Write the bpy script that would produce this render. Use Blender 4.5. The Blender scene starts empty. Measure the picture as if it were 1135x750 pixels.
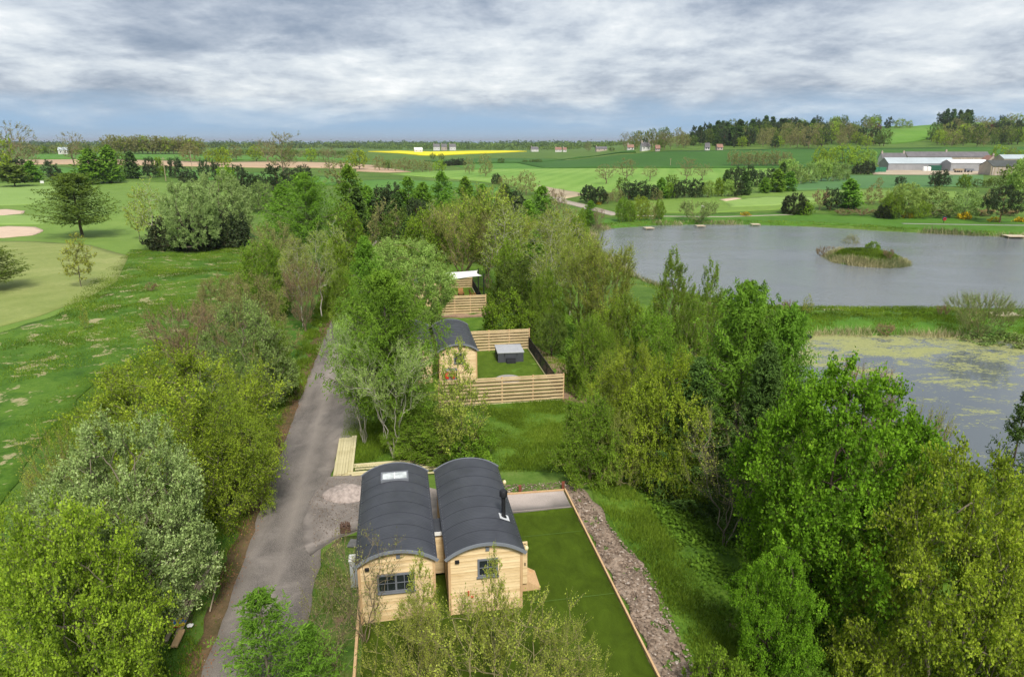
import bpy, bmesh, math, random
import numpy as np
from mathutils import Vector, Matrix
from mathutils.geometry import delaunay_2d_cdt
R = math.radians
SC = bpy.context.scene
COL = SC.collection
rng = np.random.default_rng(7)
random.seed(7)

# ------------------------------------------------------------------ camera
F, CX, CY, H = 757.0, 567.5, 375.0, 18.0
PITCH = math.atan((375-156.0)/F)
SP, CP = math.sin(PITCH), math.cos(PITCH)
cam = bpy.data.objects.new('camera', bpy.data.cameras.new('camera'))
COL.objects.link(cam)
cam.location = (0, 0, H)
cam.rotation_euler = (math.pi/2-PITCH, 0, 0)
cam.data.sensor_fit = 'HORIZONTAL'; cam.data.sensor_width = 36.0
cam.data.lens = 36.0*F/1135.0
cam.data.clip_start = 0.5; cam.data.clip_end = 120000
SC.camera = cam

def proj(p):
    x, y, z = p
    k = H-z
    d = y*CP+k*SP
    return CX+F*x/d, CY+F*(k*CP-y*SP)/d
def ray(px, py):
    u, v = (px-CX)/F, (py-CY)/F
    return u, CP-v*SP, -(SP+v*CP)
def onz(px, py, z):
    a, b, c = ray(px, py)
    t = (z-H)/c
    return Vector((a*t, b*t, z))

# site frame (huts, lane and lawns all run along s)
TH = R(9.7); CT, ST = math.cos(TH), math.sin(TH)
def W(t, s): return (t*CT-s*ST, t*ST+s*CT)
def TS(x, y): return (x*CT+y*ST, -x*ST+y*CT)

# ------------------------------------------------------------------ terrain
def S(x): x = np.clip(x, 0, 1); return x*x*(3-2*x)
def sdf(x, y, P):
    P = np.asarray(P, float); x = np.asarray(x, float); y = np.asarray(y, float)
    d = np.full(x.shape, 1e18); ins = np.zeros(x.shape, bool)
    n = len(P)
    for i in range(n):
        ax, ay = P[i]; bx, by = P[(i+1) % n]
        ex, ey = bx-ax, by-ay
        wx, wy = x-ax, y-ay
        t = np.clip((wx*ex+wy*ey)/(ex*ex+ey*ey+1e-12), 0, 1)
        d = np.minimum(d, (wx-ex*t)**2+(wy-ey*t)**2)
        c = (ay > y) != (by > y)
        with np.errstate(divide='ignore', invalid='ignore'):
            xi = ax+(y-ay)*ex/(ey if ey != 0 else 1e-12)
        ins ^= c & (x < xi)
    d = np.sqrt(d)
    return np.where(ins, -d, d)
def wob(x, y, sc):
    return (np.sin(x/sc+1.3*np.sin(y/sc*.7))+np.sin(y/sc*1.17+1.1*np.sin(x/sc*.9+2)))*.5
WL = -4.0                                   # level of both ponds
def smooth(P, k=2):
    P = np.asarray(P, float)
    for _ in range(k):
        Q = np.roll(P, -1, 0)
        P = np.stack([.75*P+.25*Q, .25*P+.75*Q], 1).reshape(-1, 2)
    return P
POND = smooth([(22, 176), (18, 150), (19, 128), (22, 108), (29, 94), (40, 88.8), (58, 88), (80, 87.5), (130, 84), (150, 110), (150, 150), (120, 161), (96, 172), (75, 186), (50, 188), (34, 184)])
LILY = smooth([(27, 60), (30, 73), (36, 77.5), (50, 76.5), (58, 74), (64, 70), (80, 72), (86, 60), (75, 44), (50, 42), (34, 43), (28, 48)])
ISL = (67.5, 129.5)
def h(x, y):
    x = np.asarray(x, float); y = np.asarray(y, float)
    t = x*CT+y*ST; s = -x*ST+y*CT
    # slope from the terrace down to the ponds
    te = 9.6+2.6*S((s-34)/9)-1.6*S((s-60)/12)-4*S((s-100)/60)
    drop = 3.25*S((t-te)/13.0)
    drop = drop*(1-S((y-186)/70.0))
    z = -drop
    z = z+.25*wob(x, y, 11)*S((t-te-2)/6)*(1-S((y-150)/100))
    # golf course, left
    g = S((-t-13)/12.0)
    z = z+g*(.45*wob(x+30, y, 14)+.35*wob(x, y+9, 31))*(1-S((y-300)/200))
    z = z+.6*wob(x, y, 60)*S((y-180)/150)
    # low rise far left with the tree lines, then the plain falls again
    u = x/np.maximum(y, 1)
    z = z+7.0*S((y-300)/380)*S((-u-.12)/.22)*(1-S((y-900)/700))
    # wooded hill on the right
    hw = S((u-.115)/.27)
    z = z+13.0*S((y-430)/190)*S((u-.06)/.16)*(1-S((y-1500)/900))
    z = z+26.0*S((y-640)/260)*hw*(1-.16*S((u-.42)/.07)*(1-S((u-.57)/.06)))*(1-S((y-1500)/900))
    z = z-5.0*S((y-3900)/900)
    # ponds
    for P in (POND, LILY):
        m = (x > P[:, 0].min()-12) & (x < P[:, 0].max()+12) & (y > P[:, 1].min()-12) & (y < P[:, 1].max()+12)
        if m.any():
            d = sdf(x[m], y[m], P)+.5*wob(x[m], y[m], 2.1) if x.shape else sdf(x, y, P)
            k = S((d+3.0)/6.5)
            zz = z[m] if x.shape else z
            up = np.maximum(zz, -3.35)
            r = (WL-1.15)*(1-k)+up*k
            if x.shape: z[m] = r
            else: z = r
    r = np.hypot((x-ISL[0])/7.6, (y-ISL[1])/8.2)+.06*wob(x, y, 2.2)
    z = z+(1-S((r-.45)/.8))*2.6*(r < 1.3)
    return z
def hz(x, y): return float(h(np.array([x]), np.array([y]))[0])
def G(px, py):
    a, b, c = ray(px, py)
    ts = np.concatenate([np.arange(8, 400, .5), np.geomspace(400, 9000, 900)])
    f = H+c*ts-h(a*ts, b*ts)
    i = np.argmax(f < 0)
    if f[i] >= 0: i = len(ts)-1
    if i == 0: t = ts[0]
    else:
        lo, hi = ts[i-1], ts[i]
        for _ in range(14):
            m = .5*(lo+hi)
            if H+c*m-hz(a*m, b*m) < 0: hi = m
            else: lo = m
        t = hi
    return Vector((a*t, b*t, hz(a*t, b*t)))

# ------------------------------------------------------------------ object helpers
def tag(o, label=None, cat=None, group=None, kind=None):
    if label: o['label'] = label
    if cat: o['category'] = cat
    if group: o['group'] = group
    if kind: o['kind'] = kind
    return o
def link(o, parent=None):
    COL.objects.link(o)
    if parent: o.parent = parent
    return o
def empty(name, loc, rz=0, label=None, cat=None, group=None):
    o = bpy.data.objects.new(name, None); o.location = loc; o.rotation_euler = (0, 0, rz)
    link(o); return tag(o, label, cat, group)
def raw_mesh(name, V, Fc, mats, smooth_=False, attr=None, midx=None):
    """V (n,3); Fc (m,3) or (m,4) array, or list of such arrays."""
    me = bpy.data.meshes.new(name)
    if not isinstance(Fc, list): Fc = [Fc]
    Fc = [np.asarray(f, np.int32) for f in Fc if len(f)]
    V = np.asarray(V, np.float32)
    me.vertices.add(len(V)); me.vertices.foreach_set('co', V.ravel())
    tot = sum(f.size for f in Fc); nf = sum(len(f) for f in Fc)
    me.loops.add(tot); me.loops.foreach_set('vertex_index', np.concatenate([f.ravel() for f in Fc]))
    me.polygons.add(nf)
    st = np.concatenate([[0], np.cumsum(np.concatenate([np.full(len(f), f.shape[1]) for f in Fc]))[:-1]]).astype(np.int32)
    me.polygons.foreach_set('loop_start', st)
    for m in (mats if isinstance(mats, (list, tuple)) else [mats]): me.materials.append(m)
    if midx is not None: me.polygons.foreach_set('material_index', np.asarray(midx, np.int32))
    me.update(calc_edges=True)
    me.polygons.foreach_set('use_smooth', np.full(nf, smooth_))
    if attr is not None:
        a = me.attributes.new('v', 'FLOAT', 'FACE'); a.data.foreach_set('value', np.asarray(attr, np.float32))
    return me
def mesh_obj(name, me, parent=None, loc=None):
    o = bpy.data.objects.new(name, me)
    if loc is not None: o.location = loc
    return link(o, parent)

class MB:
    """collects boxes, prisms and tubes for ONE mesh object"""
    def __init__(s): s.v = []; s.f = []
    def add(s, vs, fs):
        b = len(s.v); s.v += [tuple(p) for p in vs]; s.f += [tuple(i+b for i in f) for f in fs]; return s
    def box(s, x0, x1, y0, y1, z0, z1):
        v = [(x, y, z) for z in (z0, z1) for y in (y0, y1) for x in (x0, x1)]
        return s.add(v, [(0, 2, 3, 1), (4, 5, 7, 6), (0, 1, 5, 4), (2, 6, 7, 3), (0, 4, 6, 2), (1, 3, 7, 5)])
    def obox(s, c, size, rot=(0, 0, 0)):
        from mathutils import Euler
        M = Euler(rot).to_matrix()
        a, b, d = [q/2 for q in size]
        v = [Vector(c)+M @ Vector((x, y, z)) for z in (-d, d) for y in (-b, b) for x in (-a, a)]
        return s.add(v, [(0, 2, 3, 1), (4, 5, 7, 6), (0, 1, 5, 4), (2, 6, 7, 3), (0, 4, 6, 2), (1, 3, 7, 5)])
    def tube(s, pts, rs, n=8, caps=True):
        pts = [Vector(p) for p in pts]
        if not isinstance(rs, (list, tuple)): rs = [rs]*len(pts)
        vs = []
        for i, p in enumerate(pts):
            d = (pts[min(i+1, len(pts)-1)]-pts[max(i-1, 0)]).normalized()
            a = d.orthogonal().normalized() if i == 0 else (a-d*a.dot(d)).normalized()
            b = d.cross(a)
            for k in range(n):
                q = 2*math.pi*k/n
                vs.append(p+(a*math.cos(q)+b*math.sin(q))*rs[i])
        fs = [(i*n+k, i*n+(k+1) % n, (i+1)*n+(k+1) % n, (i+1)*n+k) for i in range(len(pts)-1) for k in range(n)]
        if caps: fs += [tuple(range(n))[::-1], tuple((len(pts)-1)*n+k for k in range(n))]
        return s.add(vs, fs)
    def lathe(s, prof, n=20, c=(0, 0, 0)):
        vs = [(c[0]+r*math.cos(2*math.pi*k/n), c[1]+r*math.sin(2*math.pi*k/n), c[2]+z) for r, z in prof for k in range(n)]
        fs = [(i*n+k, i*n+(k+1) % n, (i+1)*n+(k+1) % n, (i+1)*n+k) for i in range(len(prof)-1) for k in range(n)]
        fs += [tuple(range(n))[::-1], tuple((len(prof)-1)*n+k for k in range(n))]
        return s.add(vs, fs)
    def prism(s, poly, y0, y1):
        """poly in (x,z), extruded along y"""
        n = len(poly)
        v = [(x, y0, z) for x, z in poly]+[(x, y1, z) for x, z in poly]
        return s.add(v, [tuple(range(n)), tuple(range(n, 2*n))[::-1]]+[((k+1) % n, k, n+k, n+(k+1) % n) for k in range(n)])
    def slab(s, poly, z0, z1):
        n = len(poly)
        v = [(x, y, z0) for x, y in poly]+[(x, y, z1) for x, y in poly]
        return s.add(v, [tuple(range(n))[::-1], tuple(range(n, 2*n))]+[(k, (k+1) % n, n+(k+1) % n, n+k) for k in range(n)])
    def build(s, name, mat, parent=None, smooth_=False, bevel=0, loc=None, rz=None):
        me = bpy.data.meshes.new(name); me.from_pydata([tuple(p) for p in s.v], [], s.f)
        me.materials.append(mat)
        bm = bmesh.new(); bm.from_mesh(me); bmesh.ops.recalc_face_normals(bm, faces=bm.faces); bm.to_mesh(me); bm.free()
        if smooth_:
            me.polygons.foreach_set('use_smooth', [True]*len(me.polygons))
            me.set_sharp_from_angle(angle=R(38))
        o = mesh_obj(name, me, parent, loc)
        if rz is not None: o.rotation_euler = (0, 0, rz)
        if bevel:
            b = o.modifiers.new('bevel', 'BEVEL'); b.width = bevel; b.segments = 2; b.limit_method = 'ANGLE'; b.harden_normals = False
        return o
def copy_tree(o, parent=None):
    c = o.copy(); COL.objects.link(c)
    if parent: c.parent = parent
    for ch in list(o.children): copy_tree(ch, c)
    return c

# ------------------------------------------------------------------ materials
def nt(name):
    m = bpy.data.materials.new(name); m.use_nodes = True
    t = m.node_tree; t.nodes.clear()
    return m, t
def N(t, ty, **kw):
    n = t.nodes.new(ty)
    for k, v in kw.items():
        if k.startswith('i_'):
            n.inputs[k[2:].replace('_', ' ')].default_value = v
        else: setattr(n, k, v)
    return n
def L(t, a, b): t.links.new(a, b)
def ramp(t, fac, stops, interp='LINEAR'):
    r = t.nodes.new('ShaderNodeValToRGB'); r.color_ramp.interpolation = interp
    e = r.color_ramp.elements
    while len(e) < len(stops): e.new(.5)
    for q, (p, c) in zip(e, stops):
        q.position = p; q.color = tuple(c)+(1,) if len(c) == 3 else c
    L(t, fac, r.inputs[0]); return r.outputs[0]
def noise(t, scale, detail=4, rough=.55, dist=0, vec=None, dim='3D'):
    n = N(t, 'ShaderNodeTexNoise', noise_dimensions=dim); n.inputs['Scale'].default_value = scale
    n.inputs['Detail'].default_value = detail; n.inputs['Roughness'].default_value = rough; n.inputs['Distortion'].default_value = dist
    if vec is not None: L(t, vec, n.inputs['Vector'])
    return n.outputs['Fac']
def mixc(t, f, a, b, mode='MIX'):
    m = N(t, 'ShaderNodeMix', data_type='RGBA', blend_type=mode)
    for sck, v in ((m.inputs[0], f), (m.inputs[6], a), (m.inputs[7], b)):
        if isinstance(v, (int, float)): sck.default_value = v
        elif isinstance(v, tuple): sck.default_value = v+(1,) if len(v) == 3 else v
        else: L(t, v, sck)
    return m.outputs[2]
def math_(t, op, a, b=None, c=None):
    m = N(t, 'ShaderNodeMath', operation=op)
    for i, v in enumerate((a, b, c)):
        if v is None: continue
        if isinstance(v, (int, float)): m.inputs[i].default_value = v
        else: L(t, v, m.inputs[i])
    return m.outputs[0]
def mapping(t, vec, scale=(1, 1, 1), rot=(0, 0, 0), loc=(0, 0, 0)):
    m = N(t, 'ShaderNodeMapping'); m.inputs['Scale'].default_value = scale; m.inputs['Rotation'].default_value = rot; m.inputs['Location'].default_value = loc
    L(t, vec, m.inputs['Vector']); return m.outputs[0]
def geo(t): return t.nodes.new('ShaderNodeNewGeometry').outputs['Position']
def objc(t): return t.nodes.new('ShaderNodeTexCoord').outputs['Object']
def finish(t, col, rough=.8, bump=None, bs=.3, bd=.02, spec=.3, metal=0, extra=None):
    p = N(t, 'ShaderNodeBsdfPrincipled')
    if isinstance(col, tuple): p.inputs['Base Color'].default_value = col+(1,)
    else: L(t, col, p.inputs['Base Color'])
    if isinstance(rough, (int, float)): p.inputs['Roughness'].default_value = rough
    else: L(t, rough, p.inputs['Roughness'])
    p.inputs['Specular IOR Level'].default_value = spec; p.inputs['Metallic'].default_value = metal
    if bump is not None:
        b = N(t, 'ShaderNodeBump'); b.inputs['Strength'].default_value = bs; b.inputs['Distance'].default_value = bd
        L(t, bump, b.inputs['Height']); L(t, b.outputs[0], p.inputs['Normal'])
    o = N(t, 'ShaderNodeOutputMaterial'); L(t, p.outputs[0], o.inputs[0])
    return p
def plain(name, col, rough=.6, var=.15, scale=3, metal=0, spec=.3, bs=0.0):
    m, t = nt(name)
    n = noise(t, scale, 5, .6, vec=objc(t))
    c = ramp(t, n, [(.3, tuple(q*(1-var) for q in col)), (.7, tuple(min(1, q*(1+var)) for q in col))])
    n2 = noise(t, scale*14, 3, .6, vec=objc(t))
    finish(t, c, rough, n2 if bs else None, bs, .01, spec, metal); return m
def grassmat(name, stops, big=.05, mid=.6, fine=9.0, mixf=.5, bs=.6, stripes=None, bare=None, dist=0.4):
    """stops: dark..light colours by noise; bare=(colour, threshold, scale)"""
    m, t = nt(name); p = geo(t)
    a = noise(t, big, 5, .6, dist, vec=p); b = noise(t, mid, 6, .65, .3, vec=p); c = noise(t, fine, 4, .7, 0, vec=p)
    d = noise(t, fine*3.2, 3, .8, 0, vec=p)
    f = math_(t, 'ADD', math_(t, 'MULTIPLY', a, .32), math_(t, 'MULTIPLY', b, .30)); f = math_(t, 'ADD', f, math_(t, 'ADD', math_(t, 'MULTIPLY', c, .22), math_(t, 'MULTIPLY', d, .16)))
    n = len(stops)
    col = ramp(t, f, [(.36+.28*i/(n-1), s_) for i, s_ in enumerate(stops)])
    hf = math_(t, 'ADD', b, math_(t, 'MULTIPLY', c, .6))
    if stripes:
        wv = N(t, 'ShaderNodeTexWave', wave_type='BANDS', bands_direction='X', wave_profile='SIN'); wv.inputs['Scale'].default_value = stripes[0]
        wv.inputs['Distortion'].default_value = stripes[3] if len(stripes) > 3 else .6; wv.inputs['Detail'].default_value = 1; wv.inputs['Detail Scale'].default_value = .4
        L(t, mapping(t, p, rot=(0, 0, stripes[1])), wv.inputs['Vector'])
        col = mixc(t, math_(t, 'MULTIPLY', wv.outputs['Fac'], stripes[2]), col, tuple(min(1, q*1.6+.01) for q in stops[-1]))
    if bare:
        q = noise(t, bare[2], 7, .62, .8, vec=p)
        q = math_(t, 'ADD', q, math_(t, 'MULTIPLY', math_(t, 'SUBTRACT', c, .5), .25))
        msk = ramp(t, q, [(bare[1], (0, 0, 0)), (bare[1]+.04, (1, 1, 1))])
        col = mixc(t, msk, col, bare[0])
    finish(t, col, .85, hf, bs, .06, .15); return m
def leafmat(name, c1, c2, c3=None, trans=.3, hue=.02, gloss=.55):
    LK = 1.55
    c1, c2, c3 = [tuple(min(.88, q*LK*kk) for q in c) if c else None for c, kk in ((c1, .75), (c2, 1.0), (c3, 1.2))]
    m, t = nt(name)
    at = N(t, 'ShaderNodeAttribute', attribute_name='v').outputs['Fac']
    info = t.nodes.new('ShaderNodeObjectInfo').outputs['Random']
    n = noise(t, .35, 2, .5, vec=objc(t))
    f = math_(t, 'ADD', math_(t, 'MULTIPLY', at, .7), math_(t, 'MULTIPLY', math_(t, 'SUBTRACT', n, .35), .7))
    st = [(.1, c1), (.75, c2)]+([(1.0, c3)] if c3 else [])
    col = ramp(t, f, st)
    hs = N(t, 'ShaderNodeHueSaturation'); L(t, col, hs.inputs['Color'])
    L(t, math_(t, 'ADD', .5-hue/2, math_(t, 'MULTIPLY', info, hue)), hs.inputs['Hue'])
    L(t, math_(t, 'ADD', .92, math_(t, 'MULTIPLY', info, .22)), hs.inputs['Value'])
    p = N(t, 'ShaderNodeBsdfPrincipled'); p.inputs['Roughness'].default_value = gloss; p.inputs['Specular IOR Level'].default_value = .06
    L(t, hs.outputs[0], p.inputs['Base Color'])
    tr = N(t, 'ShaderNodeBsdfTranslucent'); L(t, mixc(t, 1.0, hs.outputs[0], (1.0, 1.0, .55), 'MULTIPLY'), tr.inputs['Color'])
    mx = N(t, 'ShaderNodeMixShader'); mx.inputs[0].default_value = trans
    L(t, p.outputs[0], mx.inputs[1]); L(t, tr.outputs[0], mx.inputs[2])
    o = N(t, 'ShaderNodeOutputMaterial'); L(t, mx.outputs[0], o.inputs[0]); return m
def barkmat(name, c1, c2, scale=6):
    m, t = nt(name); v = mapping(t, objc(t), (1, 1, .35))
    n = noise(t, scale, 6, .65, vec=v)
    finish(t, ramp(t, n, [(.3, c1), (.7, c2)]), .9, n, .6, .02, .15); return m
# ------------------------------------------------------------------ trees
BARK = {'grey': barkmat('bark_grey', (.10, .085, .06), (.26, .22, .16)), 'birch': barkmat('bark_birch', (.30, .27, .21), (.62, .58, .48), 3),
        'dark': barkmat('bark_dark', (.045, .035, .025), (.13, .10, .075)), 'olive': barkmat('bark_olive', (.14, .12, .055), (.34, .29, .15)),
        'red': barkmat('bark_red', (.12, .065, .035), (.28, .16, .09)), 'twig': barkmat('twig_brown', (.13, .10, .06), (.28, .22, .14))}
LM = {
 'lime':   leafmat('leaf_lime', (.10, .165, .012), (.29, .385, .034), (.46, .54, .085), .42),
 'whitebeam': leafmat('leaf_whitebeam', (.12, .20, .045), (.33, .445, .165), (.56, .65, .33), .3),
 'willow': leafmat('leaf_willow', (.12, .20, .03), (.32, .45, .115), (.48, .60, .21), .35),
 'greywillow': leafmat('leaf_greywillow', (.09, .145, .030), (.22, .30, .085), (.36, .43, .18), .3),
 'larch':  leafmat('leaf_larch', (.045, .105, .010), (.145, .27, .028), (.26, .40, .06), .36),
 'spruce': leafmat('leaf_spruce', (.022, .050, .010), (.068, .120, .024), (.13, .20, .045), .15),
 'pine':   leafmat('leaf_pine', (.018, .032, .012), (.052, .078, .030), (.12, .155, .065), .15),
 'sycamore': leafmat('leaf_sycamore', (.055, .14, .008), (.165, .32, .020), (.31, .48, .05), .4),
 'hazel':  leafmat('leaf_hazel', (.065, .13, .010), (.185, .29, .026), (.33, .43, .06), .38),
 'birch':  leafmat('leaf_birch', (.12, .165, .018), (.285, .35, .048), (.43, .49, .10), .4),
 'bud':    leafmat('leaf_bud', (.12, .13, .036), (.25, .255, .085), (.37, .37, .14), .25),
 'pinkbud': leafmat('leaf_pinkbud', (.14, .09, .045), (.26, .18, .09), (.36, .27, .14), .2),
 'sallow': leafmat('leaf_sallow', (.15, .20, .022), (.36, .40, .07), (.52, .54, .15), .35),
 'hedge':  leafmat('leaf_hedge', (.018, .030, .012), (.045, .060, .022), (.085, .075, .03), .1),
 'oak':    leafmat('leaf_oak', (.045, .080, .012), (.12, .17, .028), (.21, .26, .055), .3),
 'copper': leafmat('leaf_copper', (.06, .018, .015), (.15, .040, .030), (.22, .08, .05), .2),
 'gorse':  leafmat('leaf_gorse', (.03, .05, .008), (.55, .38, .01), (.75, .55, .02), .1),
}
def unit(v): return v/np.maximum(np.linalg.norm(v, axis=-1, keepdims=True), 1e-9)
def leaf_geo(C, D, size, asp, r, flat=.5):
    """quads: centre C, long axis D (+noise)"""
    n = len(C)
    u = unit(D+r.normal(0, .45, (n, 3)))
    nn = r.normal(0, 1, (n, 3)); nn[:, 2] += flat*2
    w = unit(np.cross(u, nn)); a = (size*.5)[:, None]*u; b = (size*.5*asp)[:, None]*w
    bend = np.cross(u, w)*(size*.12)[:, None]
    V = np.stack([C-a, C+b*1.0-a*.1+bend, C+a, C-b*1.0-a*.1+bend], 1).reshape(-1, 3)
    return V, np.arange(4*n).reshape(n, 4)
def tubes(A, B, ra, rb, n, r, bend=.06):
    """many tapered tubes A->B with a bent middle; returns V,F"""
    if not len(A): return np.zeros((0, 3)), np.zeros((0, 4), int)
    m = len(A); D = B-A; Ln = np.linalg.norm(D, axis=1)[:, None]; d = unit(D)
    a = unit(np.cross(d, np.where(np.abs(d[:, 2:3]) > .9, [[1., 0, 0]], [[0., 0, 1]]))); b = np.cross(d, a)
    M = (A+B)/2+r.normal(0, 1, (m, 3))*Ln*bend
    rings = []
    for P, rad in ((A, ra), (M, (ra+rb)/2), (B, rb)):
        for k in range(n):
            q = 2*math.pi*k/n
            rings.append(P+(a*math.cos(q)+b*math.sin(q))*rad[:, None])
    V = np.stack(rings, 1).reshape(-1, 3)
    base = np.arange(m)[:, None]*(3*n)
    F_ = np.concatenate([base+np.array([[i*n+k, i*n+(k+1) % n, (i+1)*n+(k+1) % n, (i+1)*n+k]]) for i in range(2) for k in range(n)], 0)
    return V, F_
class Geo:
    def __init__(s): s.V = []; s.F = []; s.n = 0; s.a = []
    def add(s, V, F_, a=None):
        if not len(V): return
        s.V.append(V); s.F.append(F_+s.n); s.n += len(V)
        if a is not None: s.a.append(a)
    def get(s): return np.concatenate(s.V), np.concatenate(s.F)

def gen_env(r, Hh, Rr, base, prof, ncl, nt_, lp, leaf, asp, tl, up=.25, stems=1, r0=.12, lump=.28, shell=.45, twigs=True, tw=.006, spray=.9, lean=.0, spread=.5, drop=0.0, minr=.012, clvar=.35, hole=0.0, flat=.6):
    """crown from an envelope: clump points joined to a branching skeleton, each clump a spray of leafy twigs"""
    z = r.random(ncl*4); pr = prof(z)
    keep = r.random(ncl*4) < (pr/pr.max())**1.6+.05
    z = z[keep][:ncl]; n = len(z)
    th = r.random(n)*2*math.pi
    ph = r.random(8)*6.3
    L_ = 1+lump*(np.sin(3*th+ph[0]+4*z)*.35+np.sin(5*th+ph[1]-7*z)*.3+np.sin(2*th+ph[2]+11*z)*.3+np.sin(9*th+ph[3]+9*z)*.2)
    rad = Rr*prof(z)*L_*(1-shell*(1-r.random(n)**.5))
    zz = base+(Hh*.96-base)*z*(1+.05*np.sin(4*th+ph[4]))
    P = np.stack([rad*np.cos(th)+lean*zz, rad*np.sin(th), zz], 1)
    if hole:
        q = np.sin(P[:, 0]*2.1/Rr*3+ph[5])+np.sin(P[:, 1]*2.3/Rr*3+ph[6])+np.sin(P[:, 2]*2.6/Rr*3+ph[7])
        P = P[q > -3+hole*3]
    # skeleton nodes
    nodes = []; par = []
    for k in range(stems):
        a = 2*math.pi*(k+r.random()*.6)/max(stems, 1); ns = 9
        prev = -1
        top = Hh*(.86 if stems == 1 else .62+.25*r.random())
        off = np.array([0., 0, 0])
        for i in range(ns):
            f = i/(ns-1)
            e = Rr*spread*(f**1.15) if stems > 1 else 0
            w = r.normal(0, .018*Hh, 2)*(f > 0)
            p = np.array([math.cos(a)*(e+(.12*r0*3 if stems > 1 else 0))+w[0]+lean*top*f, math.sin(a)*(e+(.12*r0*3 if stems > 1 else 0))+w[1], top*f])
            nodes.append(p); par.append(prev); prev = len(nodes)-1
    nstem = len(nodes)
    ax = np.hypot(P[:, 0]-lean*P[:, 2], P[:, 1])
    order = np.argsort(ax/Rr+.35*P[:, 2]/Hh)
    NA = np.zeros((nstem+len(P)*2, 3)); NA[:nstem] = nodes; cnt = nstem
    clump_idx = []
    for i in order:
        p = P[i]; Q = NA[:cnt]
        dv = p-Q; dist = np.linalg.norm(dv, axis=1)
        hor = np.hypot(dv[:, 0], dv[:, 1])
        cost = dist+np.maximum(0, hor*.45-dv[:, 2])*1.1+(Q[:, 2] < base*.55)*Hh*.5
        j = int(np.argmin(cost))
        d = dist[j]
        if d > .16*Hh:                     # long limb: add a bent middle node
            m_ = Q[j]*.5+p*.5+np.array([0, 0, .06*d])+r.normal(0, .05*d, 3)
            NA[cnt] = m_; par.append(j); j = cnt; cnt += 1
        NA[cnt] = p; par.append(j); clump_idx.append(cnt); cnt += 1
    NA = NA[:cnt]; par = np.array(par)
    w = np.zeros(cnt); w[clump_idx] = 1
    for i in range(cnt-1, -1, -1):
        if par[i] >= 0: w[par[i]] += w[i]
    w = np.maximum(w, .6)
    wm = w[:nstem].max()
    rad_ = r0*(w/wm)**.5*(1-.15*NA[:, 2]/Hh)
    rad_ = np.maximum(rad_, minr)
    T = Geo(); e = np.array([i for i in range(cnt) if par[i] >= 0])
    big = e[rad_[e] > r0*.28]; sm = e[rad_[e] <= r0*.28]
    for E, sides in ((big, 7), (sm, 4)):
        if len(E):
            ra = np.minimum(rad_[par[E]], rad_[E]*1.5); V, F_ = tubes(NA[par[E]], NA[E], ra, rad_[E], sides, r, .05); T.add(V, F_)
    # flare at the foot
    C = Geo()
    ci = np.array(clump_idx); nc = len(ci)
    pd = unit(NA[ci]-NA[par[ci]]); out = NA[ci]-np.array([0, 0, 1])*NA[ci][:, 2:3]*.55; out[:, 2] = np.maximum(out[:, 2], -.2); out = unit(out)
    cv = r.random(nc)
    ctr = np.repeat(NA[ci], nt_, 0); n2 = len(ctr)
    dd = unit(np.repeat(pd*.5+out*.7, nt_, 0)+r.normal(0, spray, (n2, 3))+np.array([0, 0, up]))
    ln = tl*(.5+.8*r.random(n2))
    bend = np.zeros((n2, 3)); bend[:, 2] = -drop
    if twigs:
        st = ctr; en = ctr+dd*ln[:, None]+bend*ln[:, None]*.6
        V, F_ = tubes(st, en, np.full(n2, tw), np.full(n2, tw*.4), 3, r, .06); T.add(V, F_)
    if lp > 0:
        f = np.tile((np.arange(lp)+.6)/lp, n2)*(.85+.3*r.random(n2*lp))
        base_ = np.repeat(ctr, lp, 0); d3 = np.repeat(dd, lp, 0); l3 = np.repeat(ln, lp)[:, None]; b3 = np.repeat(bend, lp, 0)
        cpos = base_+d3*l3*f[:, None]+b3*l3*(f[:, None]**2)+r.normal(0, leaf*.45, (n2*lp, 3))
        va = np.repeat(np.repeat(cv, nt_), lp)*clvar+r.random(n2*lp)*(1-clvar)
        V, F_ = leaf_geo(cpos, d3*.6+b3*.8, leaf*(.65+.7*r.random(n2*lp)), asp, r, flat); C.add(V, F_, va)
    return T, C
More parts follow.
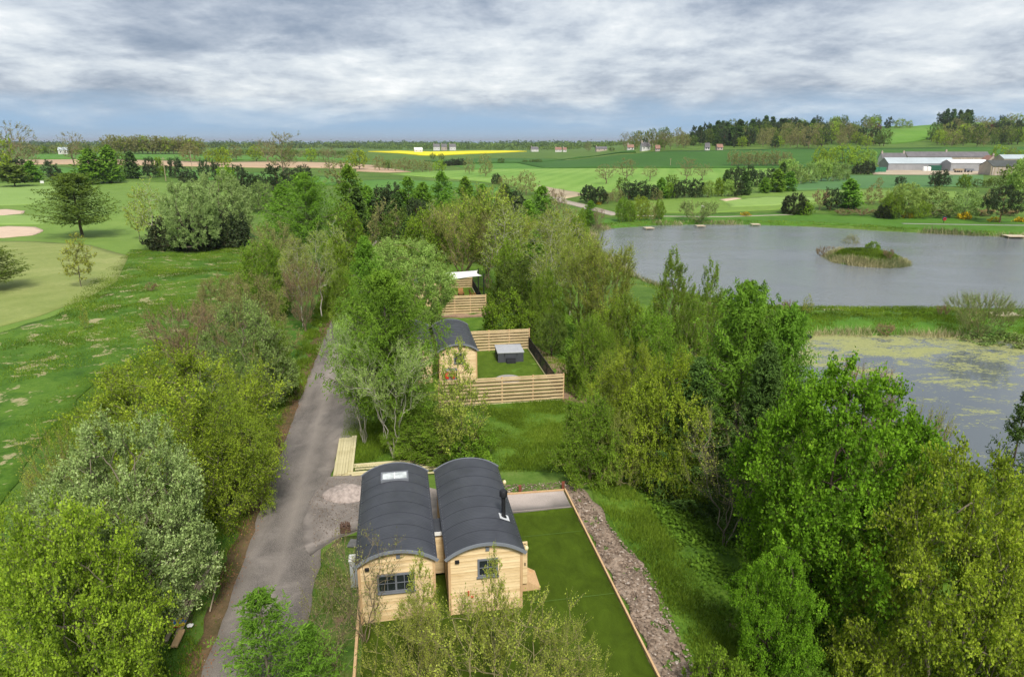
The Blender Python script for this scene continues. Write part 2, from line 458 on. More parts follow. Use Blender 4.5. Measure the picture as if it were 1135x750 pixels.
def gen_conifer(r, Hh, Rr, base, nb, nsp, lp, leaf, asp, r0=.11, droop=.25, power=.8, tip=.35, irr=.3, flatb=.12, sprayl=.30, hang=.4):
    T = Geo(); C = Geo()
    k = 12; zs = np.linspace(0, Hh, k); tx = np.cumsum(r.normal(0, .008*Hh, k))*(zs > 0)*.4; ty = np.cumsum(r.normal(0, .008*Hh, k))*(zs > 0)*.4
    ctr = np.stack([tx, ty, zs], 1); rr = r0*(1-zs/Hh)**.8+.008
    V, F_ = tubes(ctr[:-1], ctr[1:], rr[:-1], rr[1:], 7, r, 0); T.add(V, F_)
    f = np.sort(r.random(nb)**1.0); z0 = base+(Hh*.985-base)*f
    th = np.arange(nb)*2.399+r.normal(0, .35, nb)
    ln = Rr*((1-f)**power*(1-irr+2*irr*r.random(nb))+.02)*np.minimum(1, .55+f*3)
    o = np.stack([np.interp(z0, zs, tx), np.interp(z0, zs, ty), z0], 1)
    dr = np.stack([np.cos(th), np.sin(th), np.zeros(nb)], 1)
    def bp(q):      # point on branch, q in 0..1
        return o+dr*(ln*q)[:, None]+np.array([0, 0, 1.])*(ln*(-droop*np.sin(q*math.pi*.8)+tip*q*q*.6+(.45*f)*q))[:, None]
    segs = 4; pts = [bp(q/segs) for q in range(segs+1)]
    for i in range(segs):
        ra = np.maximum(.006, r0*.22*(ln/Rr)*(1-i/segs)); rb = np.maximum(.004, r0*.22*(ln/Rr)*(1-(i+1)/segs))
        V, F_ = tubes(pts[i], pts[i+1], ra, rb, 3, r, 0); T.add(V, F_)
    cv = r.random(nb)
    for j in range(nsp):
        q = .12+.88*((j+r.random(nb))/nsp)
        b = np.stack([np.interp(q[i], np.linspace(0, 1, segs+1), [0, 1, 2, 3, 4]) for i in range(nb)]) if False else None
        P = o+dr*(ln*q)[:, None]+np.array([0, 0, 1.])*(ln*(-droop*np.sin(q*math.pi*.8)+tip*q*q*.6+(.45*f)*q))[:, None]
        for sd in (-1, 1):
            side = np.stack([-dr[:, 1], dr[:, 0], dr[:, 2]], 1)*sd
            d = unit(side*.9+dr*.65+np.stack([np.zeros(nb), np.zeros(nb), r.normal(-hang, .25, nb)], 1)+r.normal(0, .2, (nb, 3)))
            l2 = sprayl*ln**.6*(1.15-q*.75)*(.6+.7*r.random(nb))+leaf*.5
            for m in range(lp):
                g = (m+.7)/lp
                c = P+d*(l2*g)[:, None]+r.normal(0, leaf*.25, (nb, 3)); c[:, 2] -= l2*g*g*hang*.5
                V, F_ = leaf_geo(c, d, leaf*(.7+.6*r.random(nb)), asp, r, .8)
                C.add(V, F_, cv*.3+.4*r.random(nb)+.3*q)
    return T, C
P_round = lambda z: np.sqrt(np.clip(1-((z-.42)/.60)**2, 0.02, 1))
P_dome = lambda z: np.sqrt(np.clip(1-(z*.98)**2.2, 0.02, 1))*(.8+.2*np.minimum(1, z*4))
P_vase = lambda z: (.35+.75*z**.7)*np.sqrt(np.clip(1-((z-.55)/.50)**4*.9, 0.03, 1))
P_col = lambda z: (.55+.45*np.sin(np.clip(z*1.15+.1, 0, 1)*math.pi))*(1-.75*np.clip((z-.7)/.3, 0, 1)**1.3)
P_open = lambda z: (.5+.6*z**.6)*np.sqrt(np.clip(1-((z-.45)/.57)**2, 0.04, 1))
# kind: (H0, R0, leaf material, bark, generator)   q = level of detail: 0 hero, 1 middle distance, 2 far
def lod(q, nc, nt_, lp, leaf): 
    if q == 0: return nc, nt_, lp, leaf
    if q == 1: return int(nc*.6), max(2, int(nt_*.75)), max(2, int(lp*.65)), leaf*1.8
    return max(60, int(nc*.27)), max(3, int(nt_*.55)), max(3, int(lp*.5)), leaf*(3.6 if leaf < .13 else 3.0)
def E(q, r, Hh, Rr, base, prof, nc, nt_, lp, leaf, asp, tl, **kw):
    a, b, c, d = lod(q, nc, nt_, lp, leaf)
    if q: asp = max(asp, .55)
    if q == 2: kw['twigs'] = kw.get('barefar', False); tl *= 1.2
    if q == 1: kw['tw'] = kw.get('tw', .006)*1.6
    if q == 2 and kw.get('barefar'): kw['tw'] = .035
    kw.pop('barefar', None)
    return gen_env(r, Hh, Rr, base, prof, a, b, c, d, asp, tl, **kw)
def K(q, r, Hh, Rr, base, nb, nsp, lp, leaf, asp, **kw):
    if q == 1: nb, nsp, lp, leaf, asp = int(nb*.7), max(3, int(nsp*.75)), max(2, int(lp*.8)), leaf*1.5, asp*1.5
    if q == 2: nb, nsp, lp, leaf, asp = int(nb*.45), 4, 3, leaf*3.4, asp*1.9
    return gen_conifer(r, Hh, Rr, base, nb, nsp, lp, leaf, asp, **kw)
SPEC = {
 'lime':      (8.5, 4.6, 'lime', 'grey', lambda q, r: E(q, r, 8.5, 4.6, .7, P_round, 720, 10, 11, .105, .75, .85, up=.0, stems=3, r0=.13, lump=.6, spray=.8, drop=.08, shell=.5, spread=.45, clvar=.5)),
 'limeb':     (7.5, 4.2, 'lime', 'grey', lambda q, r: E(q, r, 7.5, 4.2, .4, P_dome, 760, 10, 11, .112, .85, .75, up=.15, stems=2, r0=.13, lump=.55, spray=.8, drop=.15, shell=.45, clvar=.5)),
 'whitebeam': (8.0, 3.3, 'whitebeam', 'grey', lambda q, r: E(q, r, 8.0, 3.3, .7, P_round, 760, 9, 11, .105, .62, .50, up=.55, stems=3, r0=.12, lump=.22, spray=.6, shell=.4, flat=0., clvar=.3)),
 'willow':    (8.0, 3.6, 'willow', 'olive', lambda q, r: E(q, r, 8.0, 3.6, 1.2, P_round, 760, 10, 10, .12, .5, .60, up=.4, stems=3, r0=.13, lump=.32, spray=.65, shell=.45, clvar=.4)),
 'greywillow': (5.5, 3.0, 'greywillow', 'grey', lambda q, r: E(q, r, 5.5, 3.0, .4, P_dome, 420, 8, 8, .11, .5, .55, up=.5, stems=5, r0=.07, lump=.35, spray=.6, shell=.5)),
 'hazel':     (6.5, 3.4, 'hazel', 'olive', lambda q, r: E(q, r, 6.5, 3.4, .4, P_dome, 560, 9, 10, .115, .75, .70, up=.2, stems=5, r0=.08, lump=.5, spray=.8, shell=.5, clvar=.5)),
 'sycamore':  (10.0, 4.2, 'sycamore', 'dark', lambda q, r: E(q, r, 10.0, 4.2, 1.0, P_round, 760, 11, 11, .135, .85, .62, up=.1, stems=2, r0=.17, lump=.6, spray=1.0, shell=.45, clvar=.55, spread=.35)),
 'birch':     (10.0, 2.6, 'birch', 'birch', lambda q, r: E(q, r, 10.0, 2.6, 3.2, P_col, 270, 9, 6, .095, .7, .75, up=.25, stems=1, r0=.085, lump=.4, spray=.55, drop=.35, shell=.7, tw=.005, minr=.010)),
 'birchb':    (10.0, 3.0, 'birch', 'olive', lambda q, r: E(q, r, 10.0, 3.0, 1.5, P_vase, 400, 10, 7, .095, .7, .85, up=.65, stems=4, r0=.08, lump=.4, spray=.45, shell=.65, tw=.007, minr=.012, spread=.4)),
 'slim':      (7.0, 1.7, 'sallow', 'grey', lambda q, r: E(q, r, 7.0, 1.7, 1.2, P_col, 170, 8, 6, .10, .7, .55, up=.4, stems=1, r0=.05, lump=.4, spray=.6, shell=.7)),
 'bare':      (12.0, 5.0, 'bud', 'twig', lambda q, r: E(q, r, 12.0, 5.0, 2.5, P_open, 420, 9, 2, .07, .6, .95, up=.35, stems=1, r0=.24, lump=.5, spray=.6, shell=.7, tw=.010, minr=.018, barefar=True)),
 'barelimb':  (8.0, 4.0, 'sallow', 'grey', lambda q, r: E(q, r, 8.0, 4.0, 2.0, P_vase, 130, 8, 2, .09, .7, 1.0, up=.5, stems=4, r0=.055, lump=.5, spray=.5, shell=.6, tw=.006, minr=.011, spread=.75, barefar=True)),
 'poplar':    (9.0, 2.0, 'hazel', 'olive', lambda q, r: E(q, r, 9.0, 2.0, .8, P_col, 420, 9, 7, .10, .7, .6, up=.8, stems=3, r0=.07, lump=.4, spray=.45, shell=.6, tw=.006, spread=.3)),
 'larchtall': (11.0, 3.6, 'larch', 'grey', lambda q, r: K(q, r, 11.0, 3.6, 3.6, 210, 9, 6, .21, .32, droop=.14, tip=.28, irr=.42, sprayl=.40, hang=.55, power=.6, r0=.15)),
 'barebig':   (7.0, 3.6, 'sallow', 'olive', lambda q, r: E(q, r, 7.0, 3.6, 1.6, P_vase, 300, 9, 3, .09, .6, .9, up=.7, stems=5, r0=.10, lump=.3, spray=.4, shell=.6, tw=.008, minr=.014, spread=.55, barefar=True)),
 'pinkish':   (5.5, 2.6, 'pinkbud', 'twig', lambda q, r: E(q, r, 5.5, 2.6, .5, P_vase, 260, 9, 4, .07, .5, .7, up=.8, stems=5, r0=.06, lump=.3, spray=.4, shell=.6, tw=.007, minr=.010, spread=.5, barefar=True)),
 'budding':   (6.0, 2.8, 'bud', 'olive', lambda q, r: E(q, r, 6.0, 2.8, .5, P_dome, 330, 9, 6, .09, .55, .6, up=.5, stems=4, r0=.07, lump=.35, spray=.55, shell=.55, tw=.006, barefar=True)),
 'sallow':    (4.6, 3.0, 'sallow', 'olive', lambda q, r: E(q, r, 4.6, 3.0, .4, P_dome, 230, 8, 7, .065, .6, .62, up=.7, stems=6, r0=.05, lump=.6, spray=.5, shell=.8, tw=.005, minr=.008, spread=.5, hole=.45)),
 'twiggy':    (3.8, 1.9, 'bud', 'twig', lambda q, r: E(q, r, 3.8, 1.9, .5, P_vase, 110, 5, 3, .06, .8, .55, up=.5, stems=6, r0=.03, lump=.4, spray=.6, shell=.8, tw=.005, minr=.007, spread=.8)),
 'whitestem': (7.2, 3.6, 'willow', 'birch', lambda q, r: E(q, r, 7.2, 3.6, 2.6, P_vase, 260, 8, 8, .10, .55, .6, up=.4, stems=7, r0=.042, lump=.5, spray=.6, shell=.7, tw=.005, minr=.008, spread=.6, hole=.3)),
 'oak':       (11.0, 5.5, 'oak', 'dark', lambda q, r: E(q, r, 11.0, 5.5, 1.8, P_round, 480, 8, 7, .19, .8, .8, up=.1, stems=1, r0=.28, lump=.5, spray=.9, shell=.45, clvar=.55)),
 'oaklime':   (11.0, 5.5, 'lime', 'dark', lambda q, r: E(q, r, 11.0, 5.5, 1.8, P_round, 480, 8, 7, .19, .8, .8, up=.1, stems=1, r0=.28, lump=.5, spray=.9, shell=.45, clvar=.55)),
 'copper':    (11.0, 5.0, 'copper', 'dark', lambda q, r: E(q, r, 11.0, 5.0, 1.8, P_round, 400, 7, 6, .19, .8, .8, up=.1, stems=1, r0=.28, lump=.4, spray=.9)),
 'budtree':   (11.0, 5.0, 'bud', 'twig', lambda q, r: E(q, r, 11.0, 5.0, 1.5, P_round, 520, 8, 7, .15, .7, .9, up=.3, stems=1, r0=.24, lump=.5, spray=.7, tw=.010, barefar=True)),
 'larch':     (10.0, 3.0, 'larch', 'grey', lambda q, r: K(q, r, 10.0, 3.0, .8, 190, 7, 5, .22, .30, droop=.12, tip=.3, irr=.38, sprayl=.42, hang=.45, power=.75)),
 'larchwide': (10.0, 4.6, 'larch', 'grey', lambda q, r: K(q, r, 10.0, 4.6, 2.6, 210, 9, 6, .22, .30, droop=.10, tip=.25, irr=.45, sprayl=.40, hang=.5, power=.6, r0=.16)),
 'sapling':   (4.0, 1.7, 'larch', 'grey', lambda q, r: K(q, r, 4.0, 1.7, .2, 120, 6, 5, .12, .28, droop=.05, tip=.5, irr=.35, sprayl=.34, hang=.1, r0=.05, power=.8)),
 'spruce':    (10.0, 2.8, 'spruce', 'dark', lambda q, r: K(q, r, 10.0, 2.8, .6, 180, 8, 6, .20, .35, droop=.25, tip=.25, irr=.25, sprayl=.40, hang=.3, power=.9)),
 'fir':       (8.0, 2.5, 'spruce', 'dark', lambda q, r: K(q, r, 8.0, 2.5, .8, 90, 8, 6, .15, .35, droop=.05, tip=.3, irr=.3, sprayl=.33, hang=.0, power=.9)),
 'cedar':     (11.0, 5.4, 'oak', 'dark', lambda q, r: K(q, r, 11.0, 5.4, 2.2, 150, 9, 5, .30, .45, droop=.02, tip=.3, irr=.35, sprayl=.40, hang=.05, power=.62, r0=.2)),
 'pine':      (8.0, 3.0, 'pine', 'red', lambda q, r: E(q, r, 8.0, 3.0, .7, P_round, 380, 9, 9, .20, .26, .45, up=.4, stems=1, r0=.14, lump=.6, spray=.9, shell=.5, flat=0., clvar=.5)),
 'pinetall':  (9.0, 4.0, 'pine', 'red', lambda q, r: E(q, r, 9.0, 4.0, 2.4, P_round, 320, 9, 8, .20, .22, .5, up=.4, stems=1, r0=.18, lump=.7, spray=.9, shell=.5, flat=0., clvar=.5)),
 'hedge':     (3.6, 2.4, 'hedge', 'dark', lambda q, r: E(q, r, 3.6, 2.4, .1, P_dome, 520, 7, 6, .15, .4, .28, up=.6, stems=3, r0=.06, lump=.2, spray=.6, shell=.35)),
 'bush':      (2.2, 1.7, 'hazel', 'dark', lambda q, r: E(q, r, 2.2, 1.7, .05, P_dome, 260, 6, 6, .11, .7, .3, up=.5, stems=4, r0=.03, lump=.4, spray=.7, shell=.4)),
 'greybush':  (2.2, 1.7, 'greywillow', 'dark', lambda q, r: E(q, r, 2.2, 1.7, .05, P_dome, 260, 6, 6, .11, .5, .3, up=.6, stems=4, r0=.03, lump=.4, spray=.6, shell=.4)),
 'gorse':     (1.6, 1.5, 'gorse', 'dark', lambda q, r: E(q, r, 1.6, 1.5, .05, P_dome, 160, 5, 5, .12, .5, .2, up=.6, stems=3, r0=.03, lump=.5, spray=.7, shell=.4)),
 'osier':     (4.0, 3.0, 'greywillow', 'olive', lambda q, r: E(q, r, 4.0, 3.0, .2, P_vase, 330, 8, 5, .10, .4, .8, up=1.1, stems=9, r0=.04, lump=.3, spray=.3, shell=.7, spread=.7, tw=.006)),
 'redbush':   (1.3, .9, 'pinkbud', 'twig', lambda q, r: E(q, r, 1.3, .9, .1, P_vase, 90, 7, 4, .06, .5, .35, up=1.0, stems=6, r0=.02, lump=.3, spray=.35, shell=.7, spread=.6, tw=.006)),
}
_cache = {}
PROTO_SEEDS = {}
def proto(kind, var, q):
    key = (kind, var, q)
    if key not in _cache:
        H0, R0, lm, bk, fn = SPEC[kind]
        r = np.random.default_rng(abs(hash_(kind))*13+var*101+5)
        T, C = fn(q, r)
        Vt, Ft = T.get(); Vc, Fc = C.get(); a = np.concatenate(C.a)
        # measured size, so a placed tree fills the height and width asked for
        top = np.percentile(Vc[:, 2], 99.7); rx = np.percentile(np.hypot(Vc[:, 0], Vc[:, 1]), 96)
        Vt[:, 2] -= .25*(Vt[:, 2] < .05)
        if q < 2:
            _cache[key] = (raw_mesh(kind+'_trunk', Vt, Ft, BARK[bk], True), raw_mesh(kind+'_crown', Vc, Fc, LM[lm], False, a), top, rx)
        else:
            V = np.concatenate([Vt, Vc]); Fx = np.concatenate([Ft, Fc+len(Vt)])
            _cache[key] = (raw_mesh(kind+'_far', V, Fx, [BARK[bk], LM[lm]], False, np.concatenate([np.zeros(len(Ft)), a]), np.concatenate([np.zeros(len(Ft)), np.ones(len(Fc))])), None, top, rx)
    return _cache[key]
def hash_(s):
    k = 7
    for ch in s: k = (k*31+ord(ch)) % 9973
    return k
NAMES = {'barelimb': ('bare_tree', 'tree'), 'poplar': ('poplar_tree', 'tree'), 'larchtall': ('larch_tree', 'conifer'), 'lime': ('broadleaf_tree', 'tree'), 'limeb': ('broadleaf_tree', 'tree'), 'whitebeam': ('whitebeam_tree', 'tree'), 'willow': ('willow_tree', 'tree'), 'greywillow': ('willow_bush', 'bush'),
 'hazel': ('hazel_tree', 'tree'), 'sycamore': ('sycamore_tree', 'tree'), 'birch': ('birch_tree', 'tree'), 'birchb': ('birch_tree', 'tree'), 'slim': ('young_tree', 'tree'), 'bare': ('bare_tree', 'tree'),
 'barebig': ('bare_tree', 'tree'), 'pinkish': ('budding_tree', 'tree'), 'budding': ('budding_tree', 'tree'), 'sallow': ('willow_bush', 'bush'), 'twiggy': ('twiggy_shrub', 'shrub'), 'whitestem': ('pale_stemmed_tree', 'tree'),
 'oak': ('oak_tree', 'tree'), 'oaklime': ('oak_tree', 'tree'), 'copper': ('copper_beech_tree', 'tree'), 'budtree': ('budding_tree', 'tree'), 'larch': ('larch_tree', 'conifer'), 'larchwide': ('larch_tree', 'conifer'), 'sapling': ('larch_sapling', 'conifer'),
 'spruce': ('spruce_tree', 'conifer'), 'fir': ('fir_tree', 'conifer'), 'cedar': ('cedar_tree', 'conifer'), 'pine': ('pine_tree', 'conifer'), 'pinetall': ('pine_tree', 'conifer'), 'hedge': ('conifer_hedge', 'hedge'), 'bush': ('green_bush', 'bush'),
 'greybush': ('willow_bush', 'bush'), 'gorse': ('gorse_bush', 'bush'), 'osier': ('willow_bush', 'bush'), 'redbush': ('twiggy_shrub', 'shrub')}
_tn = [0]
def put_tree(kind, x, y, height, width, label, group=None, var=None, q=None, rz=None):
    _tn[0] += 1
    d = math.hypot(x, y)
    if q is None: q = 0 if d < 75 else (1 if d < 230 else 2)
    if var is None: var = _tn[0] % (3 if q == 2 else 2)
    me, crown, top, rx = proto(kind, var, q)
    nm, cat = NAMES[kind]
    sz = height/top; sx = (width/2)/rx
    if rz is None: rz = random.random()*6.28
    loc = (x, y, hz(x, y)-.05)
    if crown is not None:
        o = empty(nm, loc, rz, label, cat, group); o.scale = (sx, sx, sz)
        mesh_obj('trunk', me, o); mesh_obj('crown', crown, o)
    else:
        o = mesh_obj(nm, me, None, loc); o.rotation_euler = (0, 0, rz); o.scale = (sx, sx, sz); tag(o, label, cat, group)
    return o
def T(kind, px, ytop, ybase, wpx, label, group=None, **kw):
    """tree by its crown centre, top and foot rows in the photograph: stands on the ground there, with real size"""
    bx = px
    for _ in range(6):
        B = G(bx, ybase)
        lo, hi = .1, 60.
        for _ in range(30):
            m = (lo+hi)/2
            if proj((B.x, B.y, B.z+m))[1] > ytop: lo = m
            else: hi = m
        hh = lo
        bx += px-proj((B.x, B.y, B.z+hh*.62))[0]
    d = B.y*CP+(H-B.z-hh*.6)*SP
    if 'q' not in kw and wpx > 68 and math.hypot(B.x, B.y) < 200: kw['q'] = 0
    return put_tree(kind, B.x, B.y, hh, wpx/F*d, label, group, **kw)
# ------------------------------------------------------------------ light and sky
SUN_EL, SUN_AZ = R(50), R(166)          # azimuth clockwise from +Y: behind the camera, to the right
sun = bpy.data.objects.new('sun', bpy.data.lights.new('sun', 'SUN')); COL.objects.link(sun)
sun.data.energy = 3.3; sun.data.angle = R(13); sun.data.color = (1.0, .95, .87)
sd = Vector((math.sin(SUN_AZ)*math.cos(SUN_EL), math.cos(SUN_AZ)*math.cos(SUN_EL), math.sin(SUN_EL)))
sun.rotation_euler = sd.to_track_quat('Z', 'Y').to_euler()
w = bpy.data.worlds.new('World'); SC.world = w; w.use_nodes = True
t = w.node_tree; t.nodes.clear()
sky = N(t, 'ShaderNodeTexSky', sky_type='NISHITA', sun_disc=False); sky.sun_elevation = SUN_EL; sky.sun_rotation = SUN_AZ; sky.ozone_density = 2.0
bg1 = N(t, 'ShaderNodeBackground'); L(t, sky.outputs[0], bg1.inputs[0]); bg1.inputs[1].default_value = .075
D_ = t.nodes.new('ShaderNodeTexCoord').outputs['Generated']
sx = N(t, 'ShaderNodeSeparateXYZ'); L(t, D_, sx.inputs[0])
zc = math_(t, 'MAXIMUM', sx.outputs[2], 0.0)
den = math_(t, 'ADD', zc, .20)
cb = N(t, 'ShaderNodeCombineXYZ'); L(t, math_(t, 'DIVIDE', sx.outputs[0], den), cb.inputs[0]); L(t, math_(t, 'DIVIDE', sx.outputs[1], den), cb.inputs[1])
pl = cb.outputs[0]
v1 = mapping(t, pl, (.95, .85, 1), (0, 0, R(-5)), (3.1, 1.7, 0))
n1 = noise(t, 1.0, 12, .60, .25, vec=v1)
n2 = noise(t, 2.3, 12, .64, .15, vec=mapping(t, pl, (1.15, 1.0, 1), (0, 0, R(6)), (7.3, 2.2, 0)))
n3 = noise(t, .33, 4, .5, .2, vec=mapping(t, pl, (.8, 1.1, 1), (0, 0, 0), (1.2, 9.4, 0)))
f = math_(t, 'ADD', math_(t, 'MULTIPLY', n1, .50), math_(t, 'MULTIPLY', n2, .28)); f = math_(t, 'ADD', f, math_(t, 'MULTIPLY', n3, .22))
f = math_(t, 'ADD', f, ramp(t, sx.outputs[2], [(0.0, (0,)*3), (.03, (0,)*3), (.075, (.008,)*3), (.15, (0,)*3)]))
f = math_(t, 'SUBTRACT', f, ramp(t, sx.outputs[2], [(.13, (0,)*3), (.20, (.016,)*3), (.5, (.0,)*3)]))
n5 = noise(t, 7.0, 8, .62, .2, vec=mapping(t, pl, (.8, 1.5, 1), (0, 0, R(4)), (2, 5, 0)))
f = math_(t, 'ADD', f, math_(t, 'MULTIPLY', math_(t, 'SUBTRACT', n5, .5), .06))
cloud = ramp(t, f, [(.38, (.20, .255, .345)), (.425, (.28, .335, .425)), (.47, (.41, .46, .54)), (.51, (.57, .62, .68)), (.55, (.72, .76, .79)), (.60, (.93, .94, .94))])
bg2 = N(t, 'ShaderNodeBackground'); L(t, cloud, bg2.inputs[0]); bg2.inputs[1].default_value = .86
# the gap of distant rain-blue air under the cloud deck
el = ramp(t, math_(t, 'ADD', sx.outputs[2], math_(t, 'MULTIPLY', math_(t, 'SUBTRACT', n1, .5), .10)), [(.018, (0, 0, 0)), (.060, (1, 1, 1))])
hzc = ramp(t, sx.outputs[2], [(-.02, (.30, .40, .50)), (.0, (.34, .46, .58)), (.02, (.29, .44, .61)), (.07, (.36, .50, .66)), (.12, (.42, .54, .68))])
bg3 = N(t, 'ShaderNodeBackground'); L(t, hzc, bg3.inputs[0]); bg3.inputs[1].default_value = .88
m1 = N(t, 'ShaderNodeMixShader'); m1.inputs[0].default_value = .90; L(t, bg1.outputs[0], m1.inputs[1]); L(t, bg2.outputs[0], m1.inputs[2])
m2 = N(t, 'ShaderNodeMixShader'); L(t, el, m2.inputs[0]); L(t, bg3.outputs[0], m2.inputs[1]); L(t, m1.outputs[0], m2.inputs[2])
ow = N(t, 'ShaderNodeOutputWorld'); L(t, m2.outputs[0], ow.inputs[0])
SC.view_settings.view_transform = 'Standard'; SC.view_settings.look = 'None'; SC.view_settings.exposure = .45; SC.view_settings.gamma = 1
SC.cycles.max_bounces = 5; SC.cycles.diffuse_bounces = 2; SC.cycles.glossy_bounces = 2; SC.cycles.transmission_bounces = 3; SC.cycles.transparent_max_bounces = 6; SC.cycles.volume_bounces = 0
SC.cycles.use_adaptive_sampling = True; SC.cycles.adaptive_threshold = .02
SC.cycles.use_denoising = True

# ------------------------------------------------------------------ ground sheet
M_ground = grassmat('meadow', [(.035, .070, .010), (.065, .130, .015), (.11, .18, .03), (.18, .21, .065)], .04, .35, 3.0, bs=.8)
ys = [-60.0]
while ys[-1] < 5200: ys.append(ys[-1]+max(.75, (ys[-1]+60)*.0085)*(1 if ys[-1] < 700 else 1.8))
ys = np.array(ys); us = np.linspace(-1, 1, 331); us = us*(.55+.45*us*us)*1.7
YY, UU = np.meshgrid(ys, us, indexing='ij'); XX = UU*(np.maximum(YY, 0)+60)
ZZ = h(XX.ravel(), YY.ravel()).reshape(XX.shape)
nr, ncol = XX.shape
idx = np.arange(nr*ncol).reshape(nr, ncol)
Fq = np.stack([idx[:-1, :-1], idx[:-1, 1:], idx[1:, 1:], idx[1:, :-1]], -1).reshape(-1, 4)
g = mesh_obj('ground', raw_mesh('ground', np.stack([XX, YY, ZZ], -1).reshape(-1, 3), Fq, M_ground, True)); tag(g, kind='structure')

def drape(name, poly, mat, lift, step=None, nz=0, nsc=1.0, label=None, kind='structure', hf=None, edge=0.0):
    """a sheet over the polygon (world xy) that follows the ground"""
    poly = np.asarray(poly, float)
    per = np.linalg.norm(np.roll(poly, -1, 0)-poly, axis=1)
    cen = poly.mean(0); dist = math.hypot(*cen)
    if step is None: step = max(.8, dist*.02)
    B = []
    for i in range(len(poly)):
        a, b = poly[i], poly[(i+1) % len(poly)]; k = max(1, int(per[i]/step))
        for j in range(k): B.append(a+(b-a)*j/k)
    B = np.array(B)
    if edge: B = B+np.stack([wob(B[:, 0]*3+5, B[:, 1]*3, 1.3), wob(B[:, 0]*3, B[:, 1]*3+7, 1.5)], 1)*edge
    x0, y0 = B.min(0); x1, y1 = B.max(0)
    gx, gy = np.meshgrid(np.arange(x0, x1, step), np.arange(y0, y1, step)); gx = gx.ravel(); gy = gy.ravel()
    gx = gx+(np.arange(len(gx)) % 2)*step*.13
    d = sdf(gx, gy, B); k = d < -step*.45
    P = np.concatenate([B, np.stack([gx[k], gy[k]], 1)])
    n = len(B)
    out = delaunay_2d_cdt([Vector(p) for p in P], [(i, (i+1) % n) for i in range(n)], [], 1, 1e-5)
    v = np.array([tuple(p) for p in out[0]]); fs = [f for f in out[2] if len(f) == 3]
    f_ = np.array(fs)
    z = (h(v[:, 0], v[:, 1]) if hf is None else hf(v[:, 0], v[:, 1]))+lift
    if nz:
        inner = np.clip(-sdf(v[:, 0], v[:, 1], B)/(2*step), 0, 1)
        z = z+nz*inner*(wob(v[:, 0], v[:, 1], nsc)*.6+wob(v[:, 0]+3, v[:, 1], nsc*.37)*.4+rng.normal(0, .35, len(v)))
    ed = {}
    for f in fs:
        for i in range(3):
            e = (f[i], f[(i+1) % 3]); e = (min(e), max(e)); ed[e] = ed.get(e, 0)+1
    bd_ = [e for e, k_ in ed.items() if k_ == 1]
    a = v[f_[:, 1]]-v[f_[:, 0]]; b = v[f_[:, 2]]-v[f_[:, 0]]
    flip = (a[:, 0]*b[:, 1]-a[:, 1]*b[:, 0]) < 0
    f_[flip] = f_[flip][:, ::-1]
    nv = len(v); V3 = np.column_stack([v, z]); e_ = np.array(bd_)
    V3 = np.concatenate([V3, V3-np.array([0, 0, lift+.25])])
    sk = np.stack([e_[:, 0], e_[:, 1], e_[:, 1]+nv, e_[:, 0]+nv], 1)
    o = mesh_obj(name, raw_mesh(name, V3, [f_, sk], mat, False)); o.data.polygons.foreach_set('use_smooth', np.concatenate([np.ones(len(f_), bool), np.zeros(len(sk), bool)])); tag(o, label, kind=kind); return o
def pxpoly(pts): return [tuple(G(*p))[:2] for p in pts]
def tspoly(pts): return [W(*p) for p in pts]

# sea and ponds
def flat(name, poly, z, mat):
    mb = MB(); mb.add([(x, y, z) for x, y in poly], [tuple(range(len(poly)))])
    o = mb.build(name, mat); tag(o, kind='structure'); return o
m, t = nt('sea_water'); finish(t, (.16, .25, .33), .55, spec=.3); flat('sea', [(-90000, 4600), (90000, 4600), (90000, 90000), (-90000, 90000)], -1.5, m)
m, t = nt('pond_water'); p = geo(t)
n = math_(t, 'ADD', noise(t, 1.0, 4, .7, .4, vec=mapping(t, p, (.9, 2.6, 1), (0, 0, .15))), math_(t, 'MULTIPLY', noise(t, .12, 3, .5, vec=p), 1.2))
pr = finish(t, (.17, .185, .19), .10, n, .75, .10, .9); pr.inputs['IOR'].default_value = 1.33
gl = noise(t, .03, 3, .5, .5, vec=mapping(t, p, (1, 2.2, 1))); L(t, ramp(t, gl, [(.4, (.06,)*3), (.62, (.26,)*3)]), pr.inputs['Roughness'])
M_pond = m
def grow(P, d):
    c = P.mean(0); return [tuple(q+(q-c)/np.linalg.norm(q-c)*d) for q in P]
flat('lake_water', grow(POND, 3), WL, M_pond)
m, t = nt('lily_pond_water'); p = geo(t)
n = noise(t, 2.0, 3, .5, .2, vec=mapping(t, p, (1, 2, 1)))
pr = finish(t, (.11, .125, .13), .07, n, .10, .05, .9)
a1 = noise(t, .16, 5, .6, .9, vec=mapping(t, p, (1, 1.9, 1))); a2 = noise(t, 1.5, 6, .72, 1.2, vec=mapping(t, p, (1, 2.3, 1)))
sy = N(t, 'ShaderNodeSeparateXYZ'); L(t, p, sy.inputs[0])
fy = math_(t, 'MULTIPLY', math_(t, 'SUBTRACT', sy.outputs[1], 62), .006)
a = math_(t, 'ADD', math_(t, 'ADD', math_(t, 'MULTIPLY', a1, .55), math_(t, 'MULTIPLY', a2, .5)), fy)
msk = ramp(t, a, [(.530, (0, 0, 0)), (.575, (1, 1, 1))])
ac = ramp(t, noise(t, 4, 5, .6, vec=p), [(.3, (.20, .22, .07)), (.7, (.36, .36, .14))])
alg = N(t, 'ShaderNodeBsdfPrincipled'); L(t, ac, alg.inputs['Base Color']); alg.inputs['Roughness'].default_value = .7
mx = N(t, 'ShaderNodeMixShader'); L(t, msk, mx.inputs[0]); L(t, pr.outputs[0], mx.inputs[1]); L(t, alg.outputs[0], mx.inputs[2])
for n_ in t.nodes:
    if n_.type == 'OUTPUT_MATERIAL': L(t, mx.outputs[0], n_.inputs[0])
